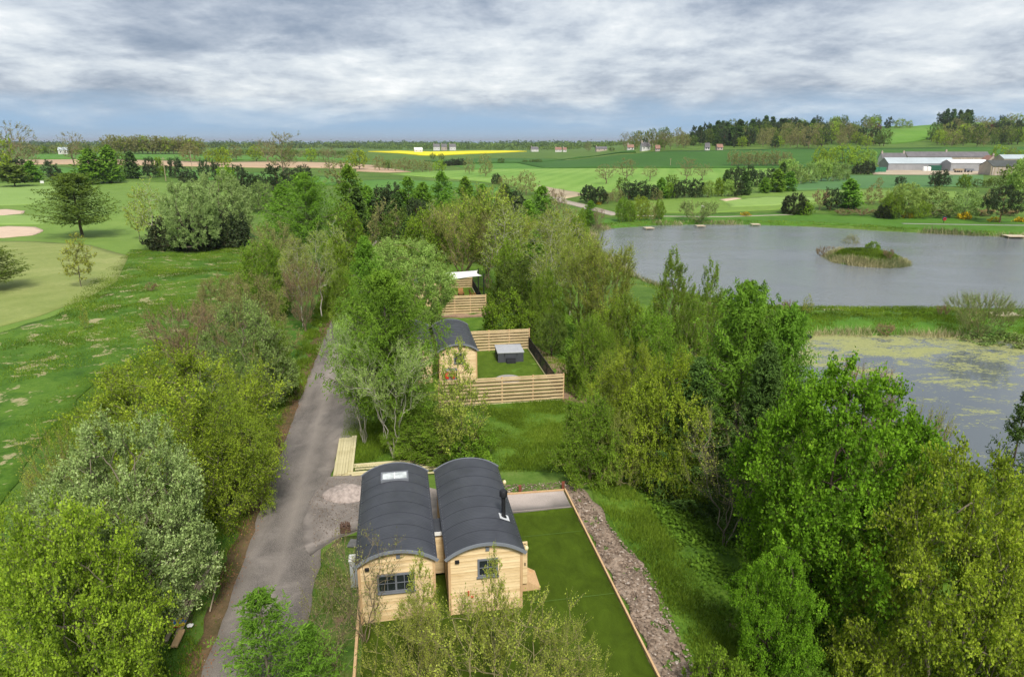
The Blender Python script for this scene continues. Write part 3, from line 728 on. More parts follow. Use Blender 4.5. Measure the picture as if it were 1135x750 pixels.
flat('lily_pond_water', grow(LILY, 3), WL+.02, m)

# ------------------------------------------------------------------ fields and course
G_fair = grassmat('fairway_grass', [(.10, .18, .03), (.145, .235, .042), (.20, .29, .06)], .02, .25, 2, bs=.3)
G_pale = grassmat('pale_fairway', [(.15, .20, .045), (.22, .26, .075), (.33, .34, .13)], .03, .16, 1.6, bs=.3, stripes=(.07, R(52), .05, 3.5))
G_green = grassmat('green_grass', [(.17, .27, .06), (.21, .32, .08), (.25, .36, .10)], .04, .3, 3, bs=.1)
G_rough = grassmat('rough_grass', [(.024, .060, .006), (.050, .120, .010), (.095, .180, .018), (.17, .22, .045)], .10, .45, 3.5, bs=1.0, bare=((.31, .28, .14), .575, .42))
G_lush = grassmat('lush_grass', [(.04, .09, .008), (.075, .15, .014), (.12, .20, .024), (.18, .24, .05)], .12, .9, 6, bs=1.0)
G_bank = grassmat('mown_bank', [(.05, .12, .014), (.075, .175, .018), (.11, .22, .03)], .06, .5, 3, bs=.5)
M_sand = plain('bunker_sand', (.56, .42, .31), .9, .08, .6)
def crop(name, stops, sc=(.004, .02, .3), rows=None):
    return grassmat(name, stops, sc[0], sc[1], sc[2], bs=.2, stripes=rows)
C_sunpatch = crop('crop_sun_patches', [(.085, .20, .025), (.16, .29, .045), (.29, .39, .11)], (.006, .014, .3), (.035, R(14), .10))  # light green crop; its broad paling paints sun patches into the colour
C_mid = crop('crop_mid', [(.055, .15, .02), (.085, .20, .03), (.14, .27, .05)], (.004, .02, .3), (.05, R(-30), .06))
C_dark = crop('crop_dark', [(.026, .080, .012), (.042, .115, .016), (.075, .165, .026)], (.004, .02, .3), (.05, R(60), .10))
C_blue = crop('crop_bluish', [(.06, .14, .045), (.08, .175, .055), (.11, .21, .07)], (.006, .03, .4), (.06, R(80), .05))
C_rape = crop('oilseed', [(.58, .50, .01), (.72, .62, .015), (.82, .70, .03)], (.004, .03, .5))
C_soil = crop('ploughed', [(.36, .25, .15), (.44, .31, .20), (.50, .37, .25)], (.004, .03, .5), (.04, R(70), .05))
C_hill = crop('hill_pasture', [(.07, .17, .02), (.11, .23, .03), (.18, .29, .055)], (.006, .02, .3))
C_wood = crop('wood_floor', [(.03, .055, .012), (.05, .09, .018), (.08, .12, .03)], (.01, .05, .5))
FIELDS = [
 ('field', C_sunpatch, [(430, 193), (470, 190), (560, 187), (700, 185.5), (830, 185), (905, 187), (900, 193), (860, 198), (830, 206), (700, 212), (640, 216), (600, 214), (560, 205), (520, 200)], .10),
 ('field', C_mid, [(500, 183), (560, 180.5), (640, 181), (760, 181.5), (700, 186), (600, 187), (520, 188)], .12),
 ('field', C_mid, [(380, 201), (430, 199), (520, 202), (575, 212), (560, 222), (480, 218), (420, 212), (385, 207)], .12),
 ('field', C_dark, [(600, 186.3), (570, 180), (600, 177.5), (700, 171.5), (780, 167.5), (860, 165.5), (1135, 163.5), (1135, 176), (980, 178), (930, 187), (760, 187), (680, 186.8)], .5),
 ('field', C_dark, [(470, 178.6), (560, 176), (700, 166.7), (705, 169.5), (640, 174.6), (600, 180.5), (500, 182)], .7),
 ('field', C_blue, [(860, 205), (940, 194), (1090, 194), (1090, 206), (960, 209), (850, 212)], .10),
 ('field', C_mid, [(35, 171), (140, 170.6), (240, 172), (400, 176.5), (400, 179), (240, 178), (120, 176), (30, 177)], .3),
 ('ploughed_field', C_soil, [(20, 177.5), (110, 176.8), (240, 180.3), (400, 182.3), (420, 184), (400, 187.6), (300, 186.4), (200, 184.5), (90, 182.5), (20, 182.5)], .3),
 ('ploughed_field', C_soil, [(395, 185.3), (420, 185.5), (440, 188), (456, 190.8), (430, 191.5), (395, 190)], .22),
 ('field', C_mid, [(20, 185), (200, 188), (300, 192.5), (400, 198), (400, 205), (280, 202), (150, 194), (20, 191)], .2),
 ('rapeseed_field', C_rape, [(408, 168.3), (440, 167.3), (478, 168.6), (520, 167.7), (575, 167.5), (584, 168.1), (540, 170.3), (490, 172.6), (463, 172.4), (440, 170.2)], .9),
 ('hill_pasture', C_hill, [(940, 153), (965, 142), (1020, 138), (1075, 136), (1135, 137), (1135, 145), (1040, 152), (1010, 158), (985, 160)], .9),
]
for nm, mt, pts, lf in FIELDS:
    pp = pxpoly(pts); c = np.mean(pp, 0); tag(drape(nm, pp, mt, lf, step=max(3, math.hypot(*c)*.022)), kind='structure')
# golf course and lakeside
drape('fairway', pxpoly([(-60, 205), (100, 200), (200, 203), (300, 206), (330, 215), (280, 235), (262, 262), (170, 270), (145, 285), (130, 320), (60, 352), (-60, 390)]), G_fair, .03, 2.2)
drape('putting_green', pxpoly([(-40, 209), (60, 206), (100, 211), (112, 219), (60, 226), (-40, 229)]), G_green, .07, 2.2)
drape('putting_green', pxpoly([(-40, 240), (20, 238), (60, 242), (48, 249), (-40, 250)]), G_green, .07, 2.2)
drape('pale_fairway', pxpoly([(-60, 268), (40, 268), (100, 272), (128, 280), (143, 284), (130, 312), (95, 332), (40, 352), (-60, 378)]), G_pale, .07, 1.8)
drape('rough_grass', pxpoly([(145, 277), (200, 274), (272, 268), (285, 290), (262, 330), (200, 372), (110, 420), (60, 470), (0, 560), (-160, 640), (-160, 420), (0, 369), (60, 350), (120, 326)]), G_rough, .06, 1.4, edge=.4)
drape('bunker', pxpoly([(-30, 254), (10, 251), (40, 252), (49, 256), (38, 261), (5, 264), (-30, 264)]), M_sand, .10, 1.2, edge=.2)
drape('bunker', pxpoly([(-30, 234), (8, 232), (27, 234), (26, 237), (5, 239), (-30, 240)]), M_sand, .10, 1.2, edge=.2)
drape('fairway', pxpoly([(690, 222), (770, 217), (850, 213), (960, 210), (1060, 212), (1060, 219), (900, 226), (860, 233), (790, 236), (700, 236)]), G_fair, .05, 3)
drape('putting_green', pxpoly([(800, 222), (850, 218), (900, 218), (905, 222), (860, 228), (810, 230)]), G_green, .10, 3)
drape('bunker', pxpoly([(797, 221.5), (815, 219), (822, 220.5), (805, 223.2)]), M_sand, .13, 1.5)
drape('lakeside_bank', pxpoly([(660, 243), (740, 238), (860, 236), (1000, 240), (1135, 243), (1250, 250), (1250, 268), (1135, 262), (1060, 256), (900, 248.5), (760, 252), (655, 259)]), G_bank, .05, 2.2, edge=.3)
drape('dam_bank', pxpoly([(870, 348), (950, 350), (1060, 351), (1250, 352), (1250, 378), (1060, 377), (980, 374), (890, 372)]), G_bank, .05, 1.4, edge=.2)
M_path = plain('path_gravel', (.36, .31, .25), .9, .12, .5)
def strip(pts, w0, w1):
    P = np.array([tuple(G(*p))[:2] for p in pts]); P = P.astype(float); n = len(P)
    d = np.gradient(P, axis=0); nn = np.stack([-d[:, 1], d[:, 0]], 1); nn /= np.linalg.norm(nn, axis=1)[:, None]
    w = np.linspace(w0, w1, n)[:, None]/2
    return list(map(tuple, np.concatenate([P+nn*w, (P-nn*w)[::-1]])))
drape('track', strip([(616, 219), (622, 223), (640, 227), (662, 233), (684, 238.5)], 4.5, 4.5), M_path, .15, 2.5)
drape('track', strip([(684, 238.5), (740, 240), (800, 240.5), (880, 238)], 1.6, 1.2), M_path, .10, 2.5)
drape('lake_path', strip([(1000, 248.0), (1060, 249.0), (1135, 250.0), (1230, 252)], 1.5, 1.5), plain('path_grey', (.27, .27, .24), .9, .1, 1), .09, 2)
drape('farm_yard', pxpoly([(965, 191), (985, 188), (1110, 188.5), (1125, 193), (1040, 194.2), (968, 193.5)]), plain('yard_earth', (.42, .34, .24), .9, .15, .08), .18, 5)
drape('dirt_patch', pxpoly([(595, 205), (620, 210), (650, 216), (625, 221), (600, 216)]), plain('bare_earth', (.38, .31, .2), .9, .2, .1), .13, 4, edge=.8)

# ------------------------------------------------------------------ lane, yard and lawns (site frame t,s)
m, t = nt('lane_asphalt'); p = geo(t)
gs = N(t, 'ShaderNodeSeparateXYZ'); L(t, mapping(t, p, rot=(0, 0, -TH)), gs.inputs[0])
n1_ = noise(t, .55, 6, .65, .6, vec=p); n2_ = noise(t, 20, 4, .85, vec=p); n3_ = noise(t, .16, 5, .6, .4, vec=mapping(t, p, (1, .35, 1), (0, 0, -TH)))
tt = math_(t, 'ABSOLUTE', math_(t, 'SUBTRACT', math_(t, 'ABSOLUTE', math_(t, 'SUBTRACT', gs.outputs[0], -5.65)), .75))
base = ramp(t, n1_, [(.3, (.062, .055, .050)), (.55, (.12, .106, .096)), (.72, (.24, .21, .185))])
dust = mixc(t, ramp(t, math_(t, 'ADD', math_(t, 'MULTIPLY', n3_, .9), math_(t, 'MULTIPLY', tt, .22)), [(.45, (0, 0, 0)), (.72, (1, 1, 1))]), base, (.27, .235, .205))
col = mixc(t, ramp(t, n2_, [(.42, (0, 0, 0)), (.72, (.8, .8, .8))]), dust, (.31, .275, .245))
n4_ = noise(t, .32, 7, .75, .3, vec=mapping(t, p, (1.3, .35, 1), (0, 0, -TH), (4, 2, 0)))
col = mixc(t, ramp(t, n4_, [(.52, (0, 0, 0)), (.66, (.5, .5, .5))]), col, (.085, .077, .072))
vo = N(t, 'ShaderNodeTexVoronoi'); vo.inputs['Scale'].default_value = 9; L(t, p, vo.inputs['Vector'])
col = mixc(t, ramp(t, vo.outputs['Distance'], [(.06, (.55,)*3), (.14, (0, 0, 0))]), col, (.40, .36, .33))
finish(t, col, .9, n2_, .5, .012, .15); M_lane = m
lane = [(-7.35, -30), (-7.35, 20), (-7.35, 45), (-7.1, 62), (-6.7, 80), (-6.2, 100), (-5.5, 125), (-4, 160), (-1.5, 160), (-3.3, 125), (-4.1, 100), (-4.2, 80), (-4.1, 60), (-3.6, 50), (-2.6, 46), (-2.6, 41.5), (-3.9, 40.6), (-4.1, 36), (-4.0, 28), (-4.0, 20), (-3.9, -30)]
drape('lane', tspoly(lane), M_lane, .055, .8, edge=.10)
M_litter = grassmat('leaf_litter', [(.05, .05, .015), (.10, .075, .035), (.17, .11, .06), (.09, .14, .025)], .3, 1.2, 12, bs=1.0)
M_verge = grassmat('verge_grass', [(.025, .07, .008), (.05, .125, .012), (.09, .18, .022), (.15, .20, .05)], .25, 1.2, 8, bs=1.0, bare=((.14, .085, .05), .60, .5))
drape('lane_verge', tspoly([(-8.0, -20), (-8.1, 20), (-8.0, 34), (-8.2, 44), (-8.0, 70), (-7.8, 100), (-6.4, 100), (-6.9, 70), (-7.2, 45), (-7.2, 20), (-7.2, -20)]), M_litter, .035, .7, edge=.25)
drape('lane_verge', tspoly([(-19, -20), (-19, 45), (-14, 110), (-8.7, 110), (-8.8, 70), (-8.7, 44), (-8.4, 20), (-8.3, -20)]), M_verge, .028, 1.0, .06, .8, edge=.3)
drape('terrace_grass', tspoly([(-4.1, -10), (-4.1, 27.5), (-3.2, 29.3), (-1.5, 29.6), (-1.5, 22), (-2.2, 18), (8.3, 8), (8.3, -12)]), grassmat('patchy_grass', [(.03, .07, .010), (.06, .12, .018), (.12, .16, .035), (.20, .17, .08)], .4, 1.5, 9, bs=1.0, bare=((.22, .15, .09), .58, .7)), .035, .6, .04, .6, edge=.12)
drape('terrace_grass', tspoly([(-4.2, 46), (-3, 41), (-3.9, 36.3), (4, 35.2), (9, 34), (11, 33), (13, 36), (14.5, 45), (13, 58), (11.6, 70), (12, 100), (-3.9, 100), (-4.0, 60)]), G_lush, .035, .8, .07, .7, edge=.2)
M_slope = grassmat('slope_herbs', [(.035, .075, .008), (.065, .135, .012), (.11, .195, .020), (.17, .23, .04)], .18, 1.1, 6, bs=1.2, bare=((.16, .11, .07), .64, .35))
drape('wooded_slope', tspoly([(9.3, -15), (9.3, 15), (9.6, 33), (14.4, 36), (14.8, 46), (13, 60), (12, 100), (16, 125), (26, 125), (30, 100), (34, 78), (36, 50), (60, 30), (60, -15)]), M_slope, .03, 1.1, .10, 1.2, edge=.3)
m, t = nt('yard_gravel'); p = geo(t); na = noise(t, .55, 7, .7, .8, vec=p); nb_ = noise(t, 18, 3, .8, vec=p)
finish(t, mixc(t, math_(t, 'MULTIPLY', nb_, .3), ramp(t, na, [(.34, (.125, .110, .099)), (.5, (.20, .175, .157)), (.7, (.30, .262, .235))]), (.34, .30, .27)), .95, nb_, .5, .01, .1); M_gravel = m
drape('gravel_yard', tspoly([(-4.5, 28.0), (-3.4, 29.1), (-2.3, 29.9), (-1.6, 30.2), (-1.4, 29.9), (3, 29.9), (4.6, 29.9), (8.25, 29.9), (8.25, 31.9), (4.3, 32.1), (2.4, 32.4), (-.6, 34.6), (-2.2, 35.6), (-4.2, 35.6), (-4.8, 34), (-5.0, 32), (-5.0, 29.5)]), M_gravel, .075, .4, 0, .5, edge=.12)
m, t = nt('patio_gravel'); p = geo(t); n = noise(t, 30, 3, .7, vec=p); n2 = noise(t, 1.2, 4, .6, vec=p)
finish(t, mixc(t, math_(t, 'MULTIPLY', n2, .5), ramp(t, n, [(.3, (.30, .25, .22)), (.7, (.50, .43, .39))]), (.36, .31, .28)), .9, n, .6, .01)
drape('patio', tspoly([(4.75, 30.15), (8.2, 30.15), (8.2, 31.75), (4.45, 31.85)]), m, .11, .8)
def turfmat(name, a, b):
    m, t = nt(name); p = mapping(t, geo(t), rot=(0, 0, -TH))
    n = noise(t, 1.3, 6, .7, .5, vec=mapping(t, p, (1, .6, 1))); f = noise(t, 45, 3, .8, vec=p); q = math_(t, 'ADD', math_(t, 'MULTIPLY', n, .58), math_(t, 'MULTIPLY', f, .42))
    finish(t, ramp(t, q, [(.36, a), (.66, b)]), .9, f, .8, .02, .08); return m
M_turf = turfmat('artificial_turf', (.034, .056, .004), (.080, .128, .010))
M_turf2 = turfmat('artificial_turf_fresh', (.050, .092, .008), (.115, .180, .020))
TURF = tspoly([(-1.9, 6), (8.25, 6), (8.25, 30.05), (4.6, 29.95), (4.6, 29.2), (-1.9, 29.2)])
o = drape('artificial_lawn', TURF, M_turf, .095, .7, .008, .9)
ms = plain('turf_seam', (.075, .14, .02), .8)
for s0, t0, t1 in ((27.75, 4.6, 8.2), (23.0, 4.6, 8.2), (18.2, 0, 8.2)):
    mb = MB(); a = W(t0, s0); b = W(t1, s0+.03); c = W(t1, s0+.065); d = W(t0, s0+.035)
    mb.add([(q[0], q[1], .128) for q in (a, b, c, d)], [(0, 1, 2, 3)]); mb.build('turf_seam', ms, o)
drape('artificial_lawn', tspoly([(5.9, 45.2), (11.3, 45.2), (11.3, 57.4), (5.9, 57.4)]), M_turf2, .10, .9, .008)
drape('artificial_lawn', tspoly([(5.1, 71.7), (9.3, 71.7), (9.3, 84.8), (5.1, 84.8)]), M_turf2, .10, .9)
# rubble bank beside the lawn
m, t = nt('rubble_soil'); p = geo(t); n = noise(t, 1.2, 7, .7, .5, vec=p); v = N(t, 'ShaderNodeTexVoronoi'); v.inputs['Scale'].default_value = 6; L(t, p, v.inputs['Vector'])
cc = ramp(t, n, [(.3, (.13, .095, .065)), (.5, (.25, .18, .125)), (.7, (.42, .32, .24))])
finish(t, mixc(t, .35, cc, ramp(t, v.outputs['Color'], [(0, (.13, .10, .08)), (1, (.46, .37, .30))])), .95, v.outputs['Distance'], .8, .08)
drape('rubble_bank', tspoly([(8.42, 8), (8.42, 32.3), (9.0, 32.6), (9.6, 30), (9.5, 27.5), (10.15, 25), (9.9, 23), (9.8, 20.5), (9.55, 18.5), (9.6, 8)]), m, .06, .22, .11, .35, edge=.2)
drape('earth_bank', tspoly([(11.5, 44), (14.2, 43.5), (14.2, 49), (13.2, 54), (12.2, 59), (11.5, 59)]), plain('clay_soil', (.24, .16, .10), .95, .3, .8, bs=.5), .07, .5, .07, .5, edge=.25)
drape('earth_bank', tspoly([(4.5, 70.2), (9.5, 69.6), (10.4, 72), (10.2, 76), (9.5, 77), (9.45, 71.3), (4.5, 71.3)]), plain('clay_soil_red', (.30, .20, .13), .95, .3, .8, bs=.5), .07, .5, .05, .5, edge=.2)

# ------------------------------------------------------------------ uncountable ground cover
def cover(name, poly, n, hgt, wid, mats, stops_attr=None, lean=.35, clump=1.0, keep=None, lift=0.0, cards=False, soft=2.0):
    poly = np.asarray(poly); x0, y0 = poly.min(0); x1, y1 = poly.max(0)
    X = rng.uniform(x0, x1, n*4); Y = rng.uniform(y0, y1, n*4)
    # density clumps
    q = wob(X*1.0, Y*1.0, .9*clump)+.6*wob(X+9, Y-4, .35*clump)
    k = (sdf(X, Y, poly) < 0) & (q+rng.normal(0, .5, len(X)) > -.2)
    if keep is not None: k &= keep(X, Y)
    elif not cards or True: k &= sdf(X, Y, poly) < -rng.random(len(X))**2*soft
    X = X[k][:n]; Y = Y[k][:n]; n = len(X)
    Z = h(X, Y)+lift
    hh = hgt*(.5+.9*rng.random(n))*(1+.35*wob(X, Y, 1.7*clump)); th = rng.random(n)*6.283
    P = np.stack([X, Y, Z], 1); d = np.stack([np.cos(th), np.sin(th), np.zeros(n)], 1)
    v = .5+.3*wob(X, Y, 2.3)+rng.normal(0, .18, n)
    if cards:      # broad low leaves
        P[:, 2] += hh*rng.random(n)
        V, F_ = leaf_geo(P, d+np.array([0, 0, .2]), wid*(.6+.8*rng.random(n)), .8, rng, 1.2)
        o = mesh_obj(name, raw_mesh(name, V, F_, mats, False, v)); return tag(o, kind='stuff')
    s_ = np.stack([-d[:, 1], d[:, 0], d[:, 2]], 1)*(wid/2)
    la = rng.normal(0, lean, (n, 2)); tip = P+np.column_stack([la*hh[:, None], hh])
    V = np.stack([P-s_, P+s_, tip], 1).reshape(-1, 3)
    o = mesh_obj(name, raw_mesh(name, V, np.arange(3*n).reshape(n, 3), mats, False, v)); return tag(o, kind='stuff')
LG = leafmat('blade_green', (.050, .090, .008), (.125, .19, .018), (.22, .27, .05), .28, .0)
LT = leafmat('blade_tawny', (.12, .13, .03), (.26, .23, .09), (.42, .36, .20), .2, .0)
LR = leafmat('reed_straw', (.10, .14, .05), (.27, .24, .13), (.50, .42, .28), .15, .0)
LH = leafmat('herb_leaf', (.050, .105, .010), (.115, .20, .020), (.20, .28, .045), .35, .0)
LD = leafmat('litter_leaf', (.10, .05, .03), (.20, .10, .05), (.33, .18, .10), .1, .0)
cover('grass', tspoly([(-13, 8), (-13, 48), (-7.7, 48), (-7.4, 8)]), 80000, .20, .035, LG)
cover('grass', tspoly([(-4.0, 35.9), (8, 34.2), (10.5, 32.6), (12.5, 36), (14, 44.5), (11.6, 45), (-2.5, 45), (-4, 46)]), 110000, .17, .04, LG)
cover('grass', tspoly([(9.7, 30), (10.1, 24), (9.8, 18), (9.7, 8), (13, 8), (13, 24), (12.3, 33), (9.6, 33.4)]), 60000, .22, .04, LG)
cover('grass', tspoly([(11.8, 45), (14.5, 45), (14, 58), (12, 70), (12, 85), (9.6, 85), (9.8, 70), (11.7, 59)]), 34000, .25, .05, LG)
cover('grass', tspoly([(-4, 10), (-4, 27.8), (-2.6, 29.2), (-2.3, 18), (-2.2, 10)]), 26000, .16, .03, LG)
cover('dry_grass', tspoly([(-4, 10), (-4, 28.2), (-2.8, 29.4), (-2.3, 18), (-2.2, 10)]), 9000, .22, .025, LT)
cover('grass', pxpoly([(60, 430), (200, 360), (262, 330), (300, 400), (230, 480), (60, 540), (-80, 700), (-100, 560)]), 70000, .12, .05, LG, clump=2)
cover('grass', pxpoly([(145, 277), (272, 270), (285, 290), (262, 330), (200, 372), (120, 400), (0, 430), (0, 369), (60, 350)]), 60000, .18, .09, LG, clump=2.5)
cover('grass', tspoly([(-9.2, 48), (-9.2, 90), (-6.9, 90), (-7.2, 48)]), 50000, .25, .06, LG)
cover('undergrowth', tspoly([(12.5, 6), (12, 20), (12.5, 33), (15, 44), (26, 46), (34, 36), (34, 6)]), 130000, .35, .16, LH, cards=True)
cover('undergrowth', tspoly([(14, 46), (13, 62), (12, 84), (20, 84), (28, 62), (26, 46)]), 60000, .4, .2, LH, cards=True)
cover('undergrowth', tspoly([(-3.4, 46), (-3.6, 70), (4, 70), (4.5, 59), (2.5, 58), (-.8, 58), (-.8, 47), (2, 44.5), (-1, 43.2)]), 40000, .5, .16, LH, cards=True)
cover('undergrowth', tspoly([(-19, 6), (-19, 60), (-10.5, 60), (-10, 6)]), 70000, .35, .14, LH, cards=True)
cover('fallen_leaves', tspoly([(-8.6, 5), (-8.8, 60), (-7.0, 60), (-7.1, 5)]), 30000, .03, .065, LD, cards=True, lift=.05)
def band(P, a, b):
    return lambda X, Y: (sdf(X, Y, P) > a) & (sdf(X, Y, P) < b)
bb = [(15, 88), (155, 80), (155, 195), (15, 195)]
cover('reeds', bb, 70000, 1.0, .16, LR, keep=lambda X, Y: band(POND, -.8, 2.4)(X, Y) & (wob(X, Y, 7) > -.15) & (Y > 100), clump=3)
cover('reeds', [(20, 38), (95, 38), (95, 80), (20, 80)], 60000, .7, .07, LR, keep=lambda X, Y: band(LILY, -.8, 1.2)(X, Y) & (wob(X, Y, 6) > -.2), clump=2)
cover('grass', bb, 60000, .32, .12, LG, keep=band(POND, .4, 4.5), clump=2)
cover('grass', [(20, 66), (95, 66), (95, 92), (20, 92)], 90000, .25, .06, LG, keep=band(LILY, .5, 14), clump=1.5)
cover('reeds', [(ISL[0]-10, ISL[1]-10), (ISL[0]+10, ISL[1]-10), (ISL[0]+10, ISL[1]+10), (ISL[0]-10, ISL[1]+10)], 14000, .9, .12, LR, keep=lambda X, Y: np.abs(np.hypot((X-ISL[0])/7.6, (Y-ISL[1])/8.2)-.86) < .13, clump=1.2)
cover('grass', [(ISL[0]-10, ISL[1]-10), (ISL[0]+10, ISL[1]-10), (ISL[0]+10, ISL[1]+10), (ISL[0]-10, ISL[1]+10)], 26000, .5, .1, LG, keep=lambda X, Y: np.hypot((X-ISL[0])/7.6, (Y-ISL[1])/8.2) < .84)
# rubble stones
def stones(name, poly, n, s0, s1, mat, lift=.03):
    poly = np.asarray(poly); x0, y0 = poly.min(0); x1, y1 = poly.max(0)
    X = rng.uniform(x0, x1, n*3); Y = rng.uniform(y0, y1, n*3); k = sdf(X, Y, poly) < 0; X = X[k][:n]; Y = Y[k][:n]; n = len(X)
    sz = s0+(s1-s0)*rng.random(n)**4
    base = np.array([(1, 0, 0), (-1, 0, 0), (0, 1, 0), (0, -1, 0), (0, 0, 1), (0, 0, -1), (.7, .7, .3), (-.7, .6, .4)])*1.0
    tri = np.array([(0, 6, 4), (6, 2, 4), (2, 7, 4), (7, 1, 4), (1, 3, 4), (3, 0, 4), (0, 2, 6), (2, 1, 7), (0, 5, 2), (2, 5, 1), (1, 5, 3), (3, 5, 0)])
    V = base[None]*(sz[:, None, None])*(1+rng.normal(0, .22, (n, 8, 3)))*rng.uniform(.5, 1.2, (n, 1, 3))
    a = rng.random(n)*6.28; c, s_ = np.cos(a), np.sin(a)
    x = V[..., 0]*c[:, None]-V[..., 1]*s_[:, None]; y = V[..., 0]*s_[:, None]+V[..., 1]*c[:, None]
    V = np.stack([x+X[:, None], y+Y[:, None], V[..., 2]*.7+(h(X, Y)+lift+.03)[:, None]], -1).reshape(-1, 3)
    F_ = (tri[None]+(np.arange(n)*8)[:, None, None]).reshape(-1, 3)
    o = mesh_obj(name, raw_mesh(name, V, F_, mat, False, np.repeat(rng.random(n), 12))); return tag(o, kind='stuff')
m, t = nt('stone'); at = N(t, 'ShaderNodeAttribute', attribute_name='v').outputs['Fac']
finish(t, ramp(t, at, [(0, (.12, .085, .062)), (.7, (.24, .175, .125)), (1, (.46, .39, .33))]), .9)
stones('rubble', tspoly([(8.5, 10), (8.5, 32), (9.2, 32.2), (9.6, 28), (10.2, 24), (9.9, 20), (9.7, 16), (9.7, 10)]), 8000, .012, .085, m, .09)
stones('rubble', tspoly([(7.6, 31.95), (3, 32.3), (3, 33.1), (8.6, 32.9), (9.4, 32.5)]), 900, .02, .08, m)
stones('gravel', tspoly([(-4.3, 28.6), (-3.4, 29.3), (-1.7, 30.1), (-1.7, 34.8), (-4.2, 35.4), (-5, 33)]), 2500, .012, .035, m, .08)
stones('gravel', tspoly([(-7.5, 10), (-7.5, 60), (-7.0, 60), (-6.9, 10)]), 1500, .012, .035, m, .06)

# ------------------------------------------------------------------ the air
m, t = nt('haze_air'); pv = N(t, 'ShaderNodeVolumePrincipled'); pv.inputs['Color'].default_value = (.80, .88, 1.0, 1); pv.inputs['Density'].default_value = .00007; pv.inputs['Anisotropy'].default_value = .3
o = N(t, 'ShaderNodeOutputMaterial'); L(t, pv.outputs[0], o.inputs['Volume'])
mb = MB(); mb.box(-95000, 95000, -300, 95000, -9, 85); tag(mb.build('haze', m), kind='stuff')
# ------------------------------------------------------------------ materials of built things
def woodmat(name, a, b, scale=2.2, stretch=(1, .12, 1), rough=.7):
    m, t = nt(name); v = mapping(t, objc(t), (stretch[0]*6, stretch[1]*6, stretch[2]*6))
    n = noise(t, scale, 6, .65, .8, vec=v); n2 = noise(t, 1.1, 3, .5, vec=objc(t)); i = t.nodes.new('ShaderNodeObjectInfo').outputs['Random']
    f = math_(t, 'ADD', math_(t, 'MULTIPLY', n, .6), math_(t, 'MULTIPLY', n2, .3)); f = math_(t, 'ADD', f, math_(t, 'MULTIPLY', i, .1))
    if name == 'larch_cladding':
        sz_ = N(t, 'ShaderNodeSeparateXYZ'); L(t, objc(t), sz_.inputs[0]); wn = N(t, 'ShaderNodeTexWhiteNoise', noise_dimensions='1D'); L(t, math_(t, 'FLOOR', math_(t, 'DIVIDE', math_(t, 'SUBTRACT', sz_.outputs[2], .34), .125)), wn.inputs['W'])
        f = math_(t, 'ADD', f, math_(t, 'MULTIPLY', math_(t, 'SUBTRACT', wn.outputs[0], .5), .22))
    finish(t, ramp(t, f, [(.32, a), (.66, b)]), rough, n, .25, .006, .25); return m
W_clad = woodmat('larch_cladding', (.60, .42, .21), (.86, .67, .40), 2.0, (.12, .12, 1.3))
W_trim = woodmat('timber_trim', (.48, .30, .15), (.68, .46, .25), 2, (1, 1, .1))
W_fence = woodmat('fence_timber', (.42, .30, .15), (.74, .57, .34), 2.4, (.12, .5, 1))
W_board = woodmat('sawn_board', (.44, .38, .20), (.70, .62, .38), 2.2, (1, .08, 1))
W_old = woodmat('weathered_board', (.24, .18, .12), (.46, .37, .25), 2.2, (1, .08, 1))
W_plat = woodmat('platform_timber', (.42, .35, .25), (.68, .58, .42), 2, (1, .2, 1))
M_iron = plain('black_iron', (.018, .018, .02), .5, .2, 6)
M_greyp = plain('grey_paint', (.17, .18, .20), .55, .08, 4)
M_glass, t = nt('window_glass'); finish(t, (.02, .025, .03), .06, spec=.9)
M_sky_glass, t = nt('rooflight_glass_reflection'); n = noise(t, 2.5, 3, .5, vec=objc(t)); pg = finish(t, ramp(t, n, [(.35, (.38, .41, .40)), (.6, (.72, .75, .76))]), .05, spec=1.0)  # pale mottling paints the reflected clouds into the pane colour
M_white = plain('white_paint', (.78, .77, .74), .6, .06, 2)
M_red = plain('red_plastic', (.60, .04, .025), .5, .12, 5)
M_lamp = plain('lamp_globe', (.80, .68, .40), .3, .1, 5)
m, t = nt('roof_sheet'); o_ = objc(t)
wv = N(t, 'ShaderNodeTexWave', bands_direction='Y'); wv.inputs['Scale'].default_value = 2.9; L(t, o_, wv.inputs['Vector'])
n = noise(t, .9, 5, .6, .4, vec=o_); n2 = noise(t, 9, 4, .6, vec=mapping(t, o_, (.25, 2.5, 1)))
finish(t, ramp(t, math_(t, 'ADD', math_(t, 'MULTIPLY', n, .7), math_(t, 'MULTIPLY', n2, .3)), [(.35, (.036, .038, .046)), (.65, (.060, .063, .074))]), .42, wv.outputs['Fac'], .35, .012, .5); M_roof = m

def rfun(xh=1.5, rise=.52, ze=2.68):
    Rr = (xh*xh+rise*rise)/(2*rise); zc = ze+rise-Rr
    return Rr, zc
def arcstrip(mb, xh, rise, ze, y0, y1, th, n=28, off=0.0):
    Rr, zc = rfun(xh, rise, ze); a = math.asin(xh/Rr)
    ps = []
    for i in range(n+1):
        q = -a+2*a*i/n; ps.append((q, Rr+off))
    v = [((r_)*math.sin(q), y, zc+(r_)*math.cos(q)) for y in (y0, y1) for r_off in (0, th) for q, r_ in [(q, r0+r_off) for q, r0 in ps]]
    k = n+1; f = []
    for i in range(n):
        f += [(i, i+1, 2*k+i+1, 2*k+i), (k+i, 3*k+i, 3*k+i+1, k+i+1), (i, k+i, k+i+1, i+1), (2*k+i, 2*k+i+1, 3*k+i+1, 3*k+i)]
    f += [(0, 2*k, 3*k, k), (n, k+n, 3*k+n, 2*k+n)]
    mb.add(v, f)
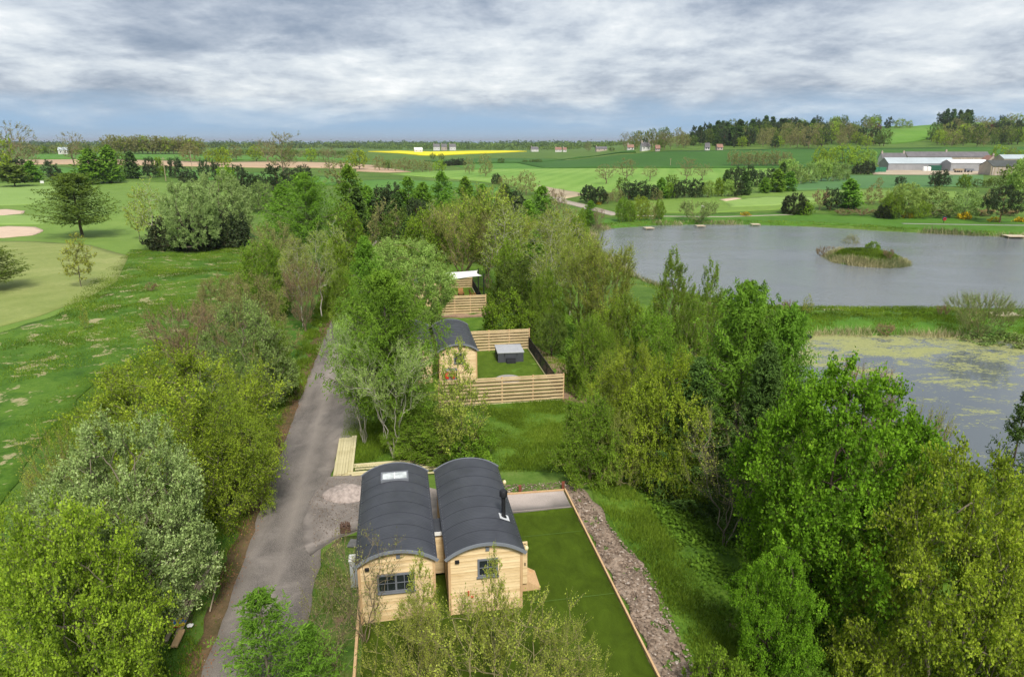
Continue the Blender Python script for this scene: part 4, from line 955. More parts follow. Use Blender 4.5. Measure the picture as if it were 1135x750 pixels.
def window(root, cx, cz, w, hh, y, face=-1, cols=2, name='window'):
    """window on a wall whose outside faces -y; frame, pane, bars"""
    fr = MB(); b = .075
    fr.box(cx-w/2, cx+w/2, y-.05, y, cz-hh/2, cz-hh/2+b); fr.box(cx-w/2, cx+w/2, y-.05, y, cz+hh/2-b, cz+hh/2)
    fr.box(cx-w/2, cx-w/2+b, y-.05, y, cz-hh/2+b, cz+hh/2-b); fr.box(cx+w/2-b, cx+w/2, y-.05, y, cz-hh/2+b, cz+hh/2-b)
    fr.box(cx-w/2-.04, cx+w/2+.04, y-.085, y-.002, cz-hh/2-.05, cz-hh/2-.002)
    fo = fr.build(name, M_greyp, root, bevel=.005)
    p = MB(); p.box(cx-w/2+b, cx+w/2-b, y-.018, y-.010, cz-hh/2+b, cz+hh/2-b); p.build('pane', M_glass, fo)
    g_ = MB()
    for i in range(1, cols): 
        x = cx-w/2+b+(w-2*b)*i/cols; k = .035 if (cols == 4 and i == 2) else .013
        g_.box(x-k, x+k, y-.040, y-.019, cz-hh/2+b, cz+hh/2-b)
    g_.box(cx-w/2+b, cx+w/2-b, y-.036, y-.0192, cz-.013, cz+.013)
    g_.build('glazing_bar', M_greyp, fo)
    return fo
def boards_front(mb, y, sgn, xh, ze, rise, z0):
    """overlapping boards up a gable with a bowed top"""
    Rr, zc = rfun(xh, rise, ze)
    wd = lambda z: xh if z <= ze else math.sqrt(max(0, Rr*Rr-(z-zc)**2))
    z = z0; top = ze+rise
    while z < top-.02:
        z1 = min(z+.125, top-.005); a, b = wd(z), wd(z1)
        yo, yi = y+sgn*.036, y+sgn*.022; zz = z1-.016; b = wd(zz)
        v = [(-a, yo, z), (a, yo, z), (b, yi, zz), (-b, yi, zz), (-a, y, z), (a, y, z), (b, y, zz), (-b, y, zz)]
        mb.add(v, [(0, 1, 2, 3), (4, 5, 1, 0), (3, 2, 6, 7)]); z = z1
    pts = [(-xh, z0), (xh, z0)]+[(math.copysign(1, q)*min(xh, abs(Rr*math.sin(q))), zc+Rr*math.cos(q)) for q in np.linspace(math.asin(xh/Rr), -math.asin(xh/Rr), 15)]
    mb.prism(pts, min(y, y-sgn*.04), max(y, y-sgn*.04))
def boards_side(mb, x, sgn, y0, y1, z0, ze):
    z = z0
    while z < ze-.02:
        z1 = min(z+.125, ze); xo, xi = x+sgn*.036, x+sgn*.006
        mb.add([(xo, y0, z), (xo, y1, z), (xi, y1, z1), (xi, y0, z1), (x, y0, z), (x, y1, z)], [(0, 1, 2, 3), (4, 5, 1, 0)]); z = z1
    mb.box(min(x, x-sgn*.04), max(x, x-sgn*.04), y0, y1, z0, ze)
def make_hut(tc, s0, length, label, flue=False, rooflight=False, win='small', steps=False, group='bow-roofed timber huts'):
    x, y = W(tc, s0); z = hz(x, y)+.0
    root = empty('shepherd_hut', (x, y, z), TH, label, 'hut', group)
    xh, ze, z0 = 1.40, 2.68, .07
    wl = MB(); boards_front(wl, 0, -1, xh, ze-.06, .50, z0); boards_front(wl, length, 1, xh, ze-.06, .50, z0)
    boards_side(wl, -xh, -1, .045, length-.045, z0, ze-.06); boards_side(wl, xh, 1, .045, length-.045, z0, ze-.06)
    wl.build('wall', W_clad, root)
    for cx in (-xh-.012, xh+.012):
        for cy in (-.012, length+.012):
            c = MB(); c.box(cx-.05, cx+.05, cy-.05, cy+.05, z0-.03, ze-.03); c.build('corner_post', W_trim, root, bevel=.006)
    rf = MB(); arcstrip(rf, 1.52, .54, ze, -.20, length+.20, .045); ro = rf.build('roof', M_roof, root, True)
    rb = MB(); k = int(length/.9)
    for i in range(1, k+1):
        yy = -.2+(length+.4)*i/(k+1); arcstrip(rb, 1.52, .54, ze, yy, yy+.025, .007, off=.0455)
    rb.build('seam', plain('roof_seam', (.035, .037, .045), .5, .1, 2), ro, True)
    sc = MB(); Rr, zc = rfun(1.52, .54, ze); a = math.asin(1.52/Rr)
    for sg in (-1, 1):
        for i in range(int(length/.22)):
            q = sg*(a-.045); r_ = Rr+.047; sc.obox((r_*math.sin(q), -.1+i*.22, zc+r_*math.cos(q)), (.018, .018, .012))
    sc.build('screw', plain('screw_zinc', (.45, .46, .48), .4, .1, 4, metal=.6), ro)
    for yy0, yy1 in ((-.235, -.203), (length+.203, length+.235)):
        fa = MB(); arcstrip(fa, 1.53, .54, ze-.05, yy0, yy1, .125); fa.build('fascia', plain('fascia_grey', (.20, .215, .24), .5, .06, 3), root, True)
    ch = MB(); ch.box(-1.3, -1.15, .1, length-.1, .17, .335); ch.box(1.15, 1.3, .1, length-.1, .17, .335)
    for yy in (.6, length/2, length-.6): ch.box(-1.15, 1.15, yy-.06, yy+.06, .18, .33)
    ch.build('chassis', M_iron, root)
    for sx_ in (-1, 1):
        for yy in (1.0, length-1.0):
            wb = MB(); P = [(.30, -.05), (.30, .05), (.25, .05), (.25, .02), (.07, .03), (.07, .08), (.001, .08)]
            P = [(r_, q) for r_, q in P]
            n = 20; prof = [(.001, -.08), (.07, -.08), (.07, -.03), (.25, -.02), (.25, -.05), (.30, -.05), (.30, .05), (.25, .05), (.25, .02), (.07, .03), (.07, .08), (.001, .08)]
            vs = [(sx_*1.42*.78+q, yy+r_*math.cos(6.2832*k_/n), .30+r_*math.sin(6.2832*k_/n)) for r_, q in prof for k_ in range(n)]
            wb.add(vs, [(i*n+k_, i*n+(k_+1) % n, (i+1)*n+(k_+1) % n, (i+1)*n+k_) for i in range(len(prof)-1) for k_ in range(n)])
            wb.build('wheel', M_iron, root, True)
    if win == 'wide': window(root, -.05, 1.78, 1.42, .80, -.03, cols=4)
    else: window(root, .08, 2.10, .80, .78, -.03, cols=2)
    v = MB(); v.box(.0, .15, -.075, -.028, 2.83, 2.99); v.build('vent', M_greyp, root, bevel=.008)
    l = MB(); l.box(-1.19, -1.02, -.13, -.028, 2.44, 2.54); l.build('wall_light', M_iron, root, bevel=.012)
    if flue:
        f = MB(); f.tube([(1.02, 1.95, 2.75), (1.02, 1.95, 4.0)], .085, 16); fo = f.build('flue_pipe', M_iron, root, True)
        f = MB(); f.lathe([(.10, 0), (.12, .02), (.12, .05), (.165, .08), (.165, .27), (.13, .33), (.05, .35)], 20, (1.02, 1.95, 3.93)); f.build('flue_cowl', M_iron, fo, True)
        f = MB(); f.lathe([(.15, -.02), (.13, .05), (.10, .10), (.09, .16)], 18, (1.02, 1.95, 2.98)); f.build('flue_collar', M_iron, fo, True)
        f = MB(); q = math.asin(1.02/Rr); f.obox(((Rr+.052)*math.sin(q), 1.93, zc+(Rr+.052)*math.cos(q)), (.44, .42, .012), (0, q, 0)); f.build('flashing', plain('lead_white', (.62, .63, .64), .4, .1, 5), ro)
    if rooflight:
        f = MB(); zt = zc+Rr+.02
        yc = 5.75
        f.box(-.62, .62, yc-.40, yc-.32, zt-.06, zt+.10); f.box(-.62, .62, yc+.32, yc+.40, zt-.06, zt+.10); f.box(-.62, -.54, yc-.32, yc+.32, zt-.12, zt+.10); f.box(.54, .62, yc-.32, yc+.32, zt-.12, zt+.10)
        fo = f.build('rooflight', M_greyp, root, bevel=.008)
        f = MB(); f.box(-.54, .54, yc-.32, yc+.32, zt+.055, zt+.07); f.build('pane', M_sky_glass, fo)
        f = MB(); f.box(-.02, .02, yc-.319, yc+.319, zt+.0705, zt+.085); f.build('glazing_bar', M_white, fo)
    if steps:
        st = MB()
        for i in range(3): st.box(1.46+i*.30, 1.80+i*.30, 1.0, 2.05, .50-i*.17, .545-i*.17)
        so = st.build('doorstep', W_trim, root, bevel=.006)
        for yy in (.94, 2.051):
            st = MB(); st.prism([(1.46, .02), (2.40, .02), (2.40, .20), (1.72, .62), (1.46, .70)], yy, yy+.058); st.build('stringer', W_trim, so, bevel=.005)
        d = MB(); d.obox((1.62, .86, 1.50), (.40, .05, 1.95), (0, 0, R(0))); do = d.build('door', W_clad, root, bevel=.006)
        d = MB(); d.box(1.70, 1.74, .80, .834, 1.40, 1.52); d.build('handle', M_iron, do)
        v = MB(); v.box(-.72, -.66, -.10, -.028, .92, 1.12); v.box(-.60, -.50, -.09, -.028, .80, .86); v.build('tap', M_red, root, bevel=.01)
        for yy in (.55, 6.1):
            b = MB(); b.tube([(1.43, yy, 2.45), (1.68, yy, 2.58), (1.72, yy, 2.50)], .014, 6); bo = b.build('lantern_bracket', M_iron, root)
            b = MB(); b.lathe([(.02, .13), (.05, .11), (.085, .05), (.09, 0), (.07, -.07), (.03, -.10)], 14, (1.72, yy, 2.37)); b.build('lantern_globe', M_lamp, bo, True)
    return root
hutA = make_hut(-.53, 22.98, 6.95, 'timber hut with grey bow roof, opening rooflight and wide front window', rooflight=True, win='wide')
hutB = make_hut(2.87, 22.9, 6.95, 'timber hut with grey bow roof, black flue and small square window', flue=True, steps=True)
hutC = make_hut(4.3, 49.6, 7.2, 'bow-roofed timber hut beside the hot tub lawn')
hutD = make_hut(.9, 49.9, 7.2, 'bow-roofed timber hut under the trees between the lane and the hot tub hut')
hutE = make_hut(3.4, 75.5, 7.2, 'bow-roofed timber hut beside the lawn with the white shade sail')
# connecting passage
x, y = W(1.17, 25.3); root = empty('linking_passage', (x, y, 0), TH, 'small flat-roofed timber passage joining the two near huts', 'passage')
b = MB(); b.box(-.24, .24, 0, .04, .35, 2.32); b.box(-.24, .24, .86, .90, .35, 2.32); b.build('wall', W_clad, root)
b = MB(); b.box(-.27, .27, -.10, 1.0, 2.33, 2.39); b.build('roof', M_roof, root, bevel=.008)
b = MB(); b.box(-.27, .27, -.135, -.102, 2.24, 2.40); b.build('fascia', M_white, root)

# ------------------------------------------------------------------ fences
def fence(t0, s0, t1, s1, hh, label, z0=.12, n=7, group='horizontal slatted timber fences'):
    ax, ay = W(t0, s0); bx, by = W(t1, s1); Ln = math.hypot(bx-ax, by-ay); a = math.atan2(by-ay, bx-ax)
    root = empty('slatted_fence', (ax, ay, hz(ax, ay)), a, label, 'fence', group)
    sl = MB(); k = n; sh = .135; gp = (hh-z0-.02)/k
    for i in range(k):
        z = z0+gp*i+.01; L0 = 0
        for j in range(int(math.ceil(Ln/2.0))):
            e = min(Ln, L0+2.0-.006); dz = rng.normal(0, .006)
            sl.box(L0, e, -.072, -.046, z+dz, z+dz+sh); L0 += 2.0
        z2 = z+gp/2
        if i < k-1 or True: sl.box(0, Ln, .046, .070, z2, min(hh, z2+sh*.8))
    sl.build('slat_panel', W_fence, root)
    m_ = int(round(Ln/2.0))
    for j in range(m_+1):
        p = MB(); px_ = Ln*j/m_; p.box(px_-.045, px_+.045, -.045, .045, -.3, hh+.02+.01*(j % 2)); p.build('post', W_trim, root, bevel=.005)
    p = MB(); p.box(0, Ln, -.10, -.05, -.1, .07); p.build('gravel_board', W_board, root)
    return root
fence(2.5, 45.0, 11.45, 45.0, 2.0, 'long slatted timber fence in front of the hot tub lawn', n=7)
fence(5.95, 57.55, 11.4, 57.55, 1.95, 'slatted timber fence standing right behind the hot tub', n=7)
fence(4.3, 71.5, 9.35, 71.5, 2.1, 'slatted timber fence with bare red soil at its foot, below the shade sail', n=7)
fence(5.1, 84.9, 9.35, 84.9, 2.1, 'slatted timber fence behind the wooden armchairs', n=7)
def railing(t0, s0, t1, s1, hh, label):
    ax, ay = W(t0, s0); bx, by = W(t1, s1); Ln = math.hypot(bx-ax, by-ay); a = math.atan2(by-ay, bx-ax)
    root = empty('metal_railing', (ax, ay, hz(ax, ay)), a, label, 'railing', 'black metal railings')
    b = MB(); b.box(0, Ln, -.02, .02, hh-.05, hh); b.box(0, Ln, -.015, .015, .10, .14)
    for i in range(int(Ln/.11)): b.box(.05+i*.11, .068+i*.11, -.009, .009, .14, hh-.05)
    b.build('bar_panel', M_iron, root)
    m_ = int(round(Ln/2.4))
    for j in range(m_+1):
        p = MB(); q = Ln*j/m_; p.box(q-.03, q+.03, -.03, .03, -.2, hh+.05); p.build('post', M_iron, root)
    e = MB(); e.box(0, Ln, .06, .11, -.05, .16); e.build('edging_board', W_board, root)
railing(11.35, 45.2, 11.35, 57.4, 1.2, 'black metal railing along the hot tub lawn')
railing(9.4, 71.7, 9.4, 84.7, 1.2, 'black metal railing along the lawn with the shade sail')
# hot tub
x, y = W(9.15, 55.0); root = empty('hot_tub', (x, y, .1), TH+R(-2), 'square grey hot tub with pale folded cover on the lawn', 'hot tub')
b = MB(); b.box(-1.08, 1.08, -1.08, 1.08, 0, .78)
for i in range(9):
    q = -1.0+i*.25; b.box(q-.003, q+.012, -1.092, -1.081, .05, .74); b.box(-1.092, -1.081, q-.003, q+.012, .05, .74); b.box(1.081, 1.092, q-.003, q+.012, .05, .74)
b.build('cabinet', plain('tub_cabinet', (.065, .07, .08), .55, .1, 3), root, bevel=.02)
M_cov = plain('tub_cover', (.38, .39, .41), .6, .07, 2)
for y0, y1 in ((-1.14, -.005), (.005, 1.14)):
    b = MB(); b.box(-1.14, 1.14, y0, y1, .79, .93); b.build('cover', M_cov, root, bevel=.04)
b = MB(); b.box(-.38, .38, -1.45, -1.12, 0, .2); b.box(-.38, .38, -1.30, -1.12, .2, .38); b.box(-.40, .40, -1.47, -1.28, .201, .23); b.box(-.40, .40, -1.32, -1.11, .381, .41); b.build('step', plain('tub_step', (.03, .032, .036), .6, .1, 3), root, bevel=.01)
b = MB(); b.box(-.55, -.50, -1.16, -1.142, .62, .82); b.box(.50, .55, -1.16, -1.142, .62, .82); b.build('cover_strap', M_iron, root)
# round slab
x, y = W(8.2, 49.7); b = MB(); b.lathe([(1.0, 0), (1.0, .05), (.95, .07)], 40); tag(b.build('round_paving_slab', plain('slab_stone', (.36, .33, .31), .85, .15, 3), None, True, loc=(x, y, .105)), 'round grey paved circle on the lawn behind the long fence', 'paving circle')
# shelf with red canisters outside hut C
x, y = W(3.6, 48.9); root = empty('side_table', (x, y, 0), TH, 'dark-topped stand in front of the hut behind the long fence', 'table')
b = MB(); b.box(-.55, .55, -.25, .25, 1.42, 1.47); b.build('table_top', M_greyp, root, bevel=.01)
for q in ((-.5, -.2), (.5, -.2), (-.5, .2), (.5, .2)):
    b = MB(); b.box(q[0]-.025, q[0]+.025, q[1]-.025, q[1]+.025, 0, 1.42); b.build('leg', M_iron, root)
b = MB(); b.box(-.52, .52, -.22, .22, .70, .73); b.build('shelf', M_greyp, root)
for i, dx in enumerate((-.24, .22)):
    x, y = W(3.6+dx, 48.87); b = MB(); b.lathe([(.12, 0), (.17, .03), (.175, .12), (.175, .40), (.13, .50), (.06, .53), (.06, .60)], 18)
    o = b.build('gas_canister', M_red, None, True, loc=(x, y, .73)); tag(o, ('left' if i == 0 else 'right')+' one of two red canisters on the dark-topped stand', 'canister')
# shade sail and its poles
def pole(t_, s_, hh, label):
    x, y = W(t_, s_); b = MB(); b.tube([(0, 0, -.2), (0, 0, hh)], .06, 10); o = b.build('sail_pole', M_iron, None, True, loc=(x, y, hz(x, y))); tag(o, label, 'pole', 'black shade sail poles')
pole(9.25, 72.3, 4.2, 'black pole holding the shade sail at the near corner of its lawn'); pole(9.25, 77.2, 3.9, 'black pole behind the near sail pole, midway along the railing'); pole(5.2, 77.5, 3.8, 'black pole beside the hut, under the shade sail')
vs = []; nn_ = 12
cor = [Vector((*W(9.2, 77.0), 3.75)), Vector((*W(5.2, 77.4), 3.55)), Vector((*W(5.0, 72.8), 3.45)), Vector((*W(9.1, 72.6), 3.95))]
b = MB()
for i in range(nn_+1):
    for j in range(nn_+1):
        u, v = i/nn_, j/nn_; p = cor[0]*(1-u)*(1-v)+cor[1]*u*(1-v)+cor[2]*u*v+cor[3]*(1-u)*v
        ce = (cor[0]+cor[1]+cor[2]+cor[3])/4
        pull = .16*(1-abs(2*u-1)**2)*(abs(2*v-1)**4)+.16*(1-abs(2*v-1)**2)*(abs(2*u-1)**4)
        p = p.lerp(ce, pull); p.z -= .35*math.sin(u*math.pi)*math.sin(v*math.pi); vs.append(p)
b.add(vs, [(i*(nn_+1)+j, (i+1)*(nn_+1)+j, (i+1)*(nn_+1)+j+1, i*(nn_+1)+j+1) for i in range(nn_) for j in range(nn_)])
o = b.build('shade_sail', M_white, None, True); tag(o, 'white shade sail stretched above the far fenced lawn', 'shade sail'); sm_ = o.modifiers.new('thick', 'SOLIDIFY'); sm_.thickness = .01
W_chair = woodmat('orange_wood', (.30, .12, .045), (.50, .23, .09))
def chair(t_, s_, rz, label):
    x, y = W(t_, s_); root = empty('garden_armchair', (x, y, hz(x, y)+.1), TH+rz, label, 'chair', 'wooden garden armchairs')
    b = MB(); b.obox((0, 0, .36), (.56, .56, .04), (R(-8), 0, 0)); b.build('seat', W_chair, root)
    b = MB()
    for i in range(5): b.obox((-.24+i*.12, .30, .72), (.10, .025, .75), (R(-18), 0, 0))
    b.build('backrest', W_chair, root)
    for sx_ in (-1, 1):
        b = MB(); b.box(sx_*.33-.06, sx_*.33+.06, -.34, .30, .56, .585); b.build('armrest', W_chair, root)
        for yy in (-.28, .26):
            b = MB(); b.box(sx_*.31-.03, sx_*.31+.03, yy-.04, yy+.04, 0, .56); b.build('leg', W_chair, root)
chair(7.4, 79.2, 0, 'orange-brown slatted armchair in the middle of the far fenced lawn'); chair(8.7, 78.6, R(70), 'orange-brown slatted armchair by the railing of the far lawn')
x, y = W(6.3, 78.6); root = empty('garden_table', (x, y, hz(x, y)+.1), TH, 'low wooden table beside the orange-brown armchair', 'table')
b = MB(); b.box(-.55, .55, -.4, .4, .40, .44); b.build('table_top', W_chair, root)
for q in ((-.48, -.33), (.48, -.33), (-.48, .33), (.48, .33)):
    b = MB(); b.box(q[0]-.03, q[0]+.03, q[1]-.03, q[1]+.03, 0, .40); b.build('leg', W_chair, root)

# ------------------------------------------------------------------ timber lying about
def board(name, t_, s_, z, ln, wd, th, ang, mat, label, group, cat='board', tilt=0):
    x, y = W(t_, s_); b = MB(); b.box(-wd/2, wd/2, -ln/2, ln/2, 0, th)
    o = b.build(name, mat, None, bevel=.004); o.location = (x, y, z); o.rotation_euler = (tilt, 0, TH+ang); return tag(o, label, cat, group)
for lay in range(3):
    for i in range(7):
        j = random.uniform(-.06, .06)
        board('decking_board', -3.93+i*.152, 37.95+j+(.25 if (i, lay) in ((5, 2), (6, 2)) else 0), .10+lay*.048, 4.85, .143, .044, R(random.uniform(-.25, .25)), W_board,
              'pale decking board in the neat flat stack at the lane edge', 'decking boards stacked beside the lane')
for i, (s_, t_, zz, ln) in enumerate(((36.75, -.55, .10, 4.8), (36.45, -.70, .10, 4.8), (36.1, -.45, .10, 4.8), (35.75, -.9, .10, 4.8), (35.45, -.6, .10, 4.8), (36.6, -.4, .16, 4.8), (35.6, -.8, .16, 4.8), (35.0, 1.6, .10, 4.8))):
    board('timber_board', t_, s_, zz, ln, .15, .05, R(90+random.uniform(-1.2, 1.2)), W_board, 'long pale timber board lying behind the rooflight hut, crosswise to the decking stack', 'long boards laid crosswise behind the near huts')
bd = [('long grey-brown board lying under the lane hedge, the outer one', -8.72, 26.1, .13, 5.6, .22, R(-1)), ('grey-brown board lying on the hedge side of the outer one, partly under leaves', -8.98, 25.6, .12, 5.0, .16, R(-3))]
for lb, t_, s_, z, ln, wd, an in bd: board('old_board', t_, s_, z, ln, wd, .06, an, W_old, lb, 'old boards under the lane hedge')
board('old_board', -8.66, 23.1, .20, .9, .24, .07, R(-2), W_trim, 'short pale timber offcut at the near end of the long hedge boards', 'old boards under the lane hedge')
board('wooden_stake', -8.0, 25.6, .10, 1.9, .05, .05, R(5), W_old, 'thin stick lying between the hedge boards and the lane', None, 'stick')
# crumpled bag
def blob(name, loc, size, mat, label, cat, seed=1, fr=5, amp=.3, flatz=1):
    bm = bmesh.new(); bmesh.ops.create_icosphere(bm, subdivisions=3, radius=1)
    for v in bm.verts:
        c = v.co; k = 1+amp*(math.sin(c.x*fr+seed)*math.sin(c.y*fr*1.3+seed*2)+.5*math.sin(c.z*fr*2+seed*3+c.x*4)); v.co = Vector((c.x*k*size[0], c.y*k*size[1], max(c.z*k, -.25)*size[2]))
    me = bpy.data.meshes.new(name); bm.to_mesh(me); bm.free(); me.materials.append(mat)
    o = mesh_obj(name, me, None, loc); return tag(o, label, cat)
m, t = nt('printed_plastic'); n = noise(t, 3.2, 2, .5, .8, vec=objc(t)); finish(t, ramp(t, n, [(.36, (.03, .16, .45)), (.43, (.70, .52, .04)), (.55, (.72, .58, .08)), (.60, (.62, .05, .04))], 'CONSTANT'), .35)
x, y = W(-8.95, 24.0); blob('plastic_bag', (x, y, .24), (.30, .24, .12), m, 'crumpled yellow, red and blue plastic bag on the hedge boards', 'bag', 2, 6, .3)
x, y = W(-8.45, 23.9); blob('paper_scrap', (x, y, .14), (.11, .09, .05), M_white, 'white paper scrap beside the colourful plastic bag', 'litter', 4, 6, .3)
# edging
def edging(pts, label, name='timber_edging', wd=.055, hh=.17, z=.10, brk=4.8):
    x0, y0 = W(*pts[0]); root = empty(name, (x0, y0, 0), TH, label, 'edging')
    for (a, b_) in zip(pts[:-1], pts[1:]):
        v = Vector((b_[0]-a[0], b_[1]-a[1])); n = max(1, round(v.length/brk)); 
        for i in range(n):
            p = Vector((a[0]-pts[0][0], a[1]-pts[0][1]))+v*(i/n); q = p+v/n*.998; d = (q-p).normalized(); nn = Vector((-d.y, d.x))*wd/2
            mb = MB(); mb.slab([(p-nn)[:], (q-nn)[:], (q+nn)[:], (p+nn)[:]], z-.12, z+hh-.12+random.uniform(0, .008)); mb.build('board', W_trim, root, bevel=.004)
    return root
edging([(8.32, 6), (8.32, 31.9)], 'long timber edging between the dark lawn and the rubble bank', hh=.20, wd=.075)
edging([(4.5, 31.93), (8.26, 31.85)], 'timber edging along the back of the gravel patio', hh=.18)
edging([(-2.1, 17.6), (-2.1, 24.6)], 'narrow timber edging beside the rooflight hut and the rough grass', hh=.32, wd=.10)
for t_, s_, lb in ((5.9, 32.03, 'short red-brown post midway along the back edging of the patio'), (8.25, 32.03, 'short red-brown post at the corner of the patio and the long edging')):
    x, y = W(t_, s_); b = MB(); b.box(-.07, .07, -.05, .05, 0, .42); b.box(-.08, .08, -.06, .06, .421, .45); tag(b.build('edging_post', plain('red_brown_wood', (.20, .06, .035), .7, .2, 5), None, bevel=.006, loc=(x, y, .05), rz=TH), lb, 'post', 'short posts behind the patio')
# meter cabinet, broken crate, gravel heap
x, y = W(-2.33, 25.55); root = empty('meter_cabinet', (x, y, .05), TH, 'tall pale grey utility cabinet beside the rooflight hut', 'cabinet')
b = MB(); b.box(-.17, .17, -.22, .22, 0, 1.25); b.build('cabinet_body', plain('galvanised', (.48, .50, .50), .45, .1, 3, metal=.3), root, bevel=.02)
b = MB(); b.box(-.20, .20, -.25, .25, 1.251, 1.30); b.build('lid', plain('pale_lid', (.62, .63, .62), .5, .1, 3), root, bevel=.015)
b = MB(); b.box(-.14, .14, -.236, -.221, .10, 1.15); b.build('door', plain('galvanised_door', (.40, .42, .43), .45, .1, 3), root, bevel=.004)
x, y = W(-3.0, 29.75); root = empty('wooden_crate', (x, y, .09), TH+R(8), 'small broken brown crate on the gravel by the rooflight hut', 'crate')
M_cr = plain('crate_wood', (.11, .065, .045), .8, .3, 6)
b = MB(); b.box(-.24, .24, -.19, .19, 0, .03); b.build('base', M_cr, root)
for q in ((-.24, -.21, -.19, .19), (.21, .24, -.19, .19)):
    b = MB(); b.box(q[0], q[1], q[2], q[3], .03, .34); b.build('side_panel', M_cr, root)
for yy in (-.19, .17):
    b = MB()
    for i in range(3): b.box(-.24, .24, yy, yy+.02, .04+i*.1, .11+i*.1)
    b.build('slat_side', M_cr, root)
b = MB()
for i in range(4): b.obox((-.15+i*.1, 0, .36+.03*(i % 2)), (.07, .42, .03), (R(8*(-1)**i), R(12), 0))
b.build('loose_slat', M_cr, root)
x, y = W(-3.1, 33.4)
bm = bmesh.new(); bmesh.ops.create_grid(bm, x_segments=70, y_segments=70, size=1.7)
for v in bm.verts:
    r_ = math.hypot(v.co.x/1.35, v.co.y/.95); v.co.z = .50*max(0, 1-r_**1.7)*(1+.18*math.sin(v.co.x*4)*math.cos(v.co.y*5))+random.gauss(0, .010)+(-.12 if r_ > 1 else 0)
me = bpy.data.meshes.new('gravel_heap'); bm.to_mesh(me); bm.free(); me.materials.append(plain('heap_gravel', (.36, .30, .27), .95, .35, 5, bs=.8)); me.polygons.foreach_set('use_smooth', [True]*len(me.polygons))
tag(mesh_obj('gravel_heap', me, None, (x, y, .09)), 'low heap of pinkish grey gravel beside the decking stack', 'gravel heap')
x, y = W(-2.5, 28.6); b = MB(); b.slab([(-.3, -.3), (.28, -.33), (.34, .22), (-.26, .3)], 0, .07); tag(b.build('stone_slab', plain('dark_slab', (.13, .13, .13), .8, .2, 4), None, bevel=.01, loc=(x, y, .08)), 'flat dark grey slab in the grass by the rooflight hut', 'slab')

# ------------------------------------------------------------------ fishing platforms, signs
def platform(px, py, w_, d_, rz, label, zt=-3.45):
    p = onz(px, py, zt); root = empty('fishing_platform', (p.x, p.y, zt), rz, label, 'platform', 'wooden fishing platforms round the lake')
    b = MB(); k = int(w_/.15)
    for i in range(k): b.box(-w_/2+i*w_/k, -w_/2+(i+1)*w_/k-.012, -d_/2, d_/2, -.05, 0)
    b.build('deck', W_plat, root)
    b = MB(); b.box(-w_/2, w_/2, -d_/2, -d_/2+.06, -.22, -.051); b.box(-w_/2, w_/2, d_/2-.06, d_/2, -.22, -.051); b.build('bearer', W_old, root)
    for sx_ in (-1, 1):
        for sy_ in (-1, 1):
            b = MB(); b.box(sx_*(w_/2-.08)-.05, sx_*(w_/2-.08)+.05, sy_*(d_/2-.12)-.05, sy_*(d_/2-.12)+.05, -1.5, -.051); b.build('leg', W_old, root)
PL = [(655, 259.5, 2.2, 2.2, 1.2, 'small wooden fishing platform at the narrow end of the lake, nearest the dirt track'), (719, 252, 2.3, 2.2, .2, 'wooden fishing platform left of the white golf flag'),
      (776, 249.7, 2.3, 2.0, .1, 'wooden fishing platform just in front of the white golf flag'), (837, 248, 2.3, 2.0, 0, 'wooden fishing platform straight below the yellow gorse'),
      (900, 247.2, 2.2, 1.8, 0, 'wooden fishing platform behind the island, towards its left side'), (972, 248.8, 2.4, 2.0, 0, 'wooden fishing platform below the big grey-green willows'),
      (1050, 253.2, 2.8, 2.0, 0, 'wooden fishing platform near the red life ring'), (1125, 261, 4.4, 3.0, -.1, 'large pale fishing platform under the dark pine')]
for a_ in PL: platform(*a_)
platform(926, 344.5, 2.6, 2.2, .0, 'pale wooden fishing platform on the grass dam, with its deck exposed', -3.25); platform(1113, 347.5, 3.4, 2.0, 0, 'pale wooden fishing platform half hidden by the dam willow', -3.2)
B = G(1046, 247.2); root = empty('life_ring_stand', (B.x, B.y, B.z), 0, 'red life ring on a dark board beside the lake path', 'life ring')
b = MB(); b.box(-.05, .05, 0, .1, 0, 1.5); b.build('post', M_iron, root)
b = MB(); b.box(-.55, .55, -.05, -.005, .7, 1.75); b.build('backing_board', plain('dark_blue_board', (.03, .04, .07), .6, .1, 3), root)
me = bpy.data.meshes.new('ring'); bm = bmesh.new(); vs = []
for i in range(24):
    for j in range(8):
        a, q = 2*math.pi*i/24, 2*math.pi*j/8; r_ = .32+.09*math.cos(q); vs.append(bm.verts.new((r_*math.cos(a), .09*math.sin(q)-.16, 1.05+r_*math.sin(a))))
for i in range(24):
    for j in range(8): bm.faces.new((vs[i*8+j], vs[((i+1) % 24)*8+j], vs[((i+1) % 24)*8+(j+1) % 8], vs[i*8+(j+1) % 8]))
bm.to_mesh(me); bm.free(); me.materials.append(M_red); mesh_obj('ring', me, root)
def flag(px, py, hh, label):
    B = G(px, py); root = empty('golf_flag', (B.x, B.y, B.z), 0, label, 'flag')
    b = MB(); b.tube([(0, 0, 0), (0, 0, hh)], .025, 6); b.build('pole', M_white, root)
    b = MB(); vs = [(x_, .12*math.sin(x_*6), hh-.05-z_*.55-.06*x_) for z_ in (0, 1) for x_ in np.linspace(0, .9, 8)]; b.add(vs, [(i, i+1, 9+i, 8+i) for i in range(7)]); o = b.build('banner', M_white, root); s_ = o.modifiers.new('thick', 'SOLIDIFY'); s_.thickness = .02
flag(777, 236.5, 2.4, 'white flag on a thin pole beside the lakeside green')
B = G(47, 204.5); root = empty('tee_sign', (B.x, B.y, B.z), .1, 'small white sign board at the far edge of the upper green', 'sign')
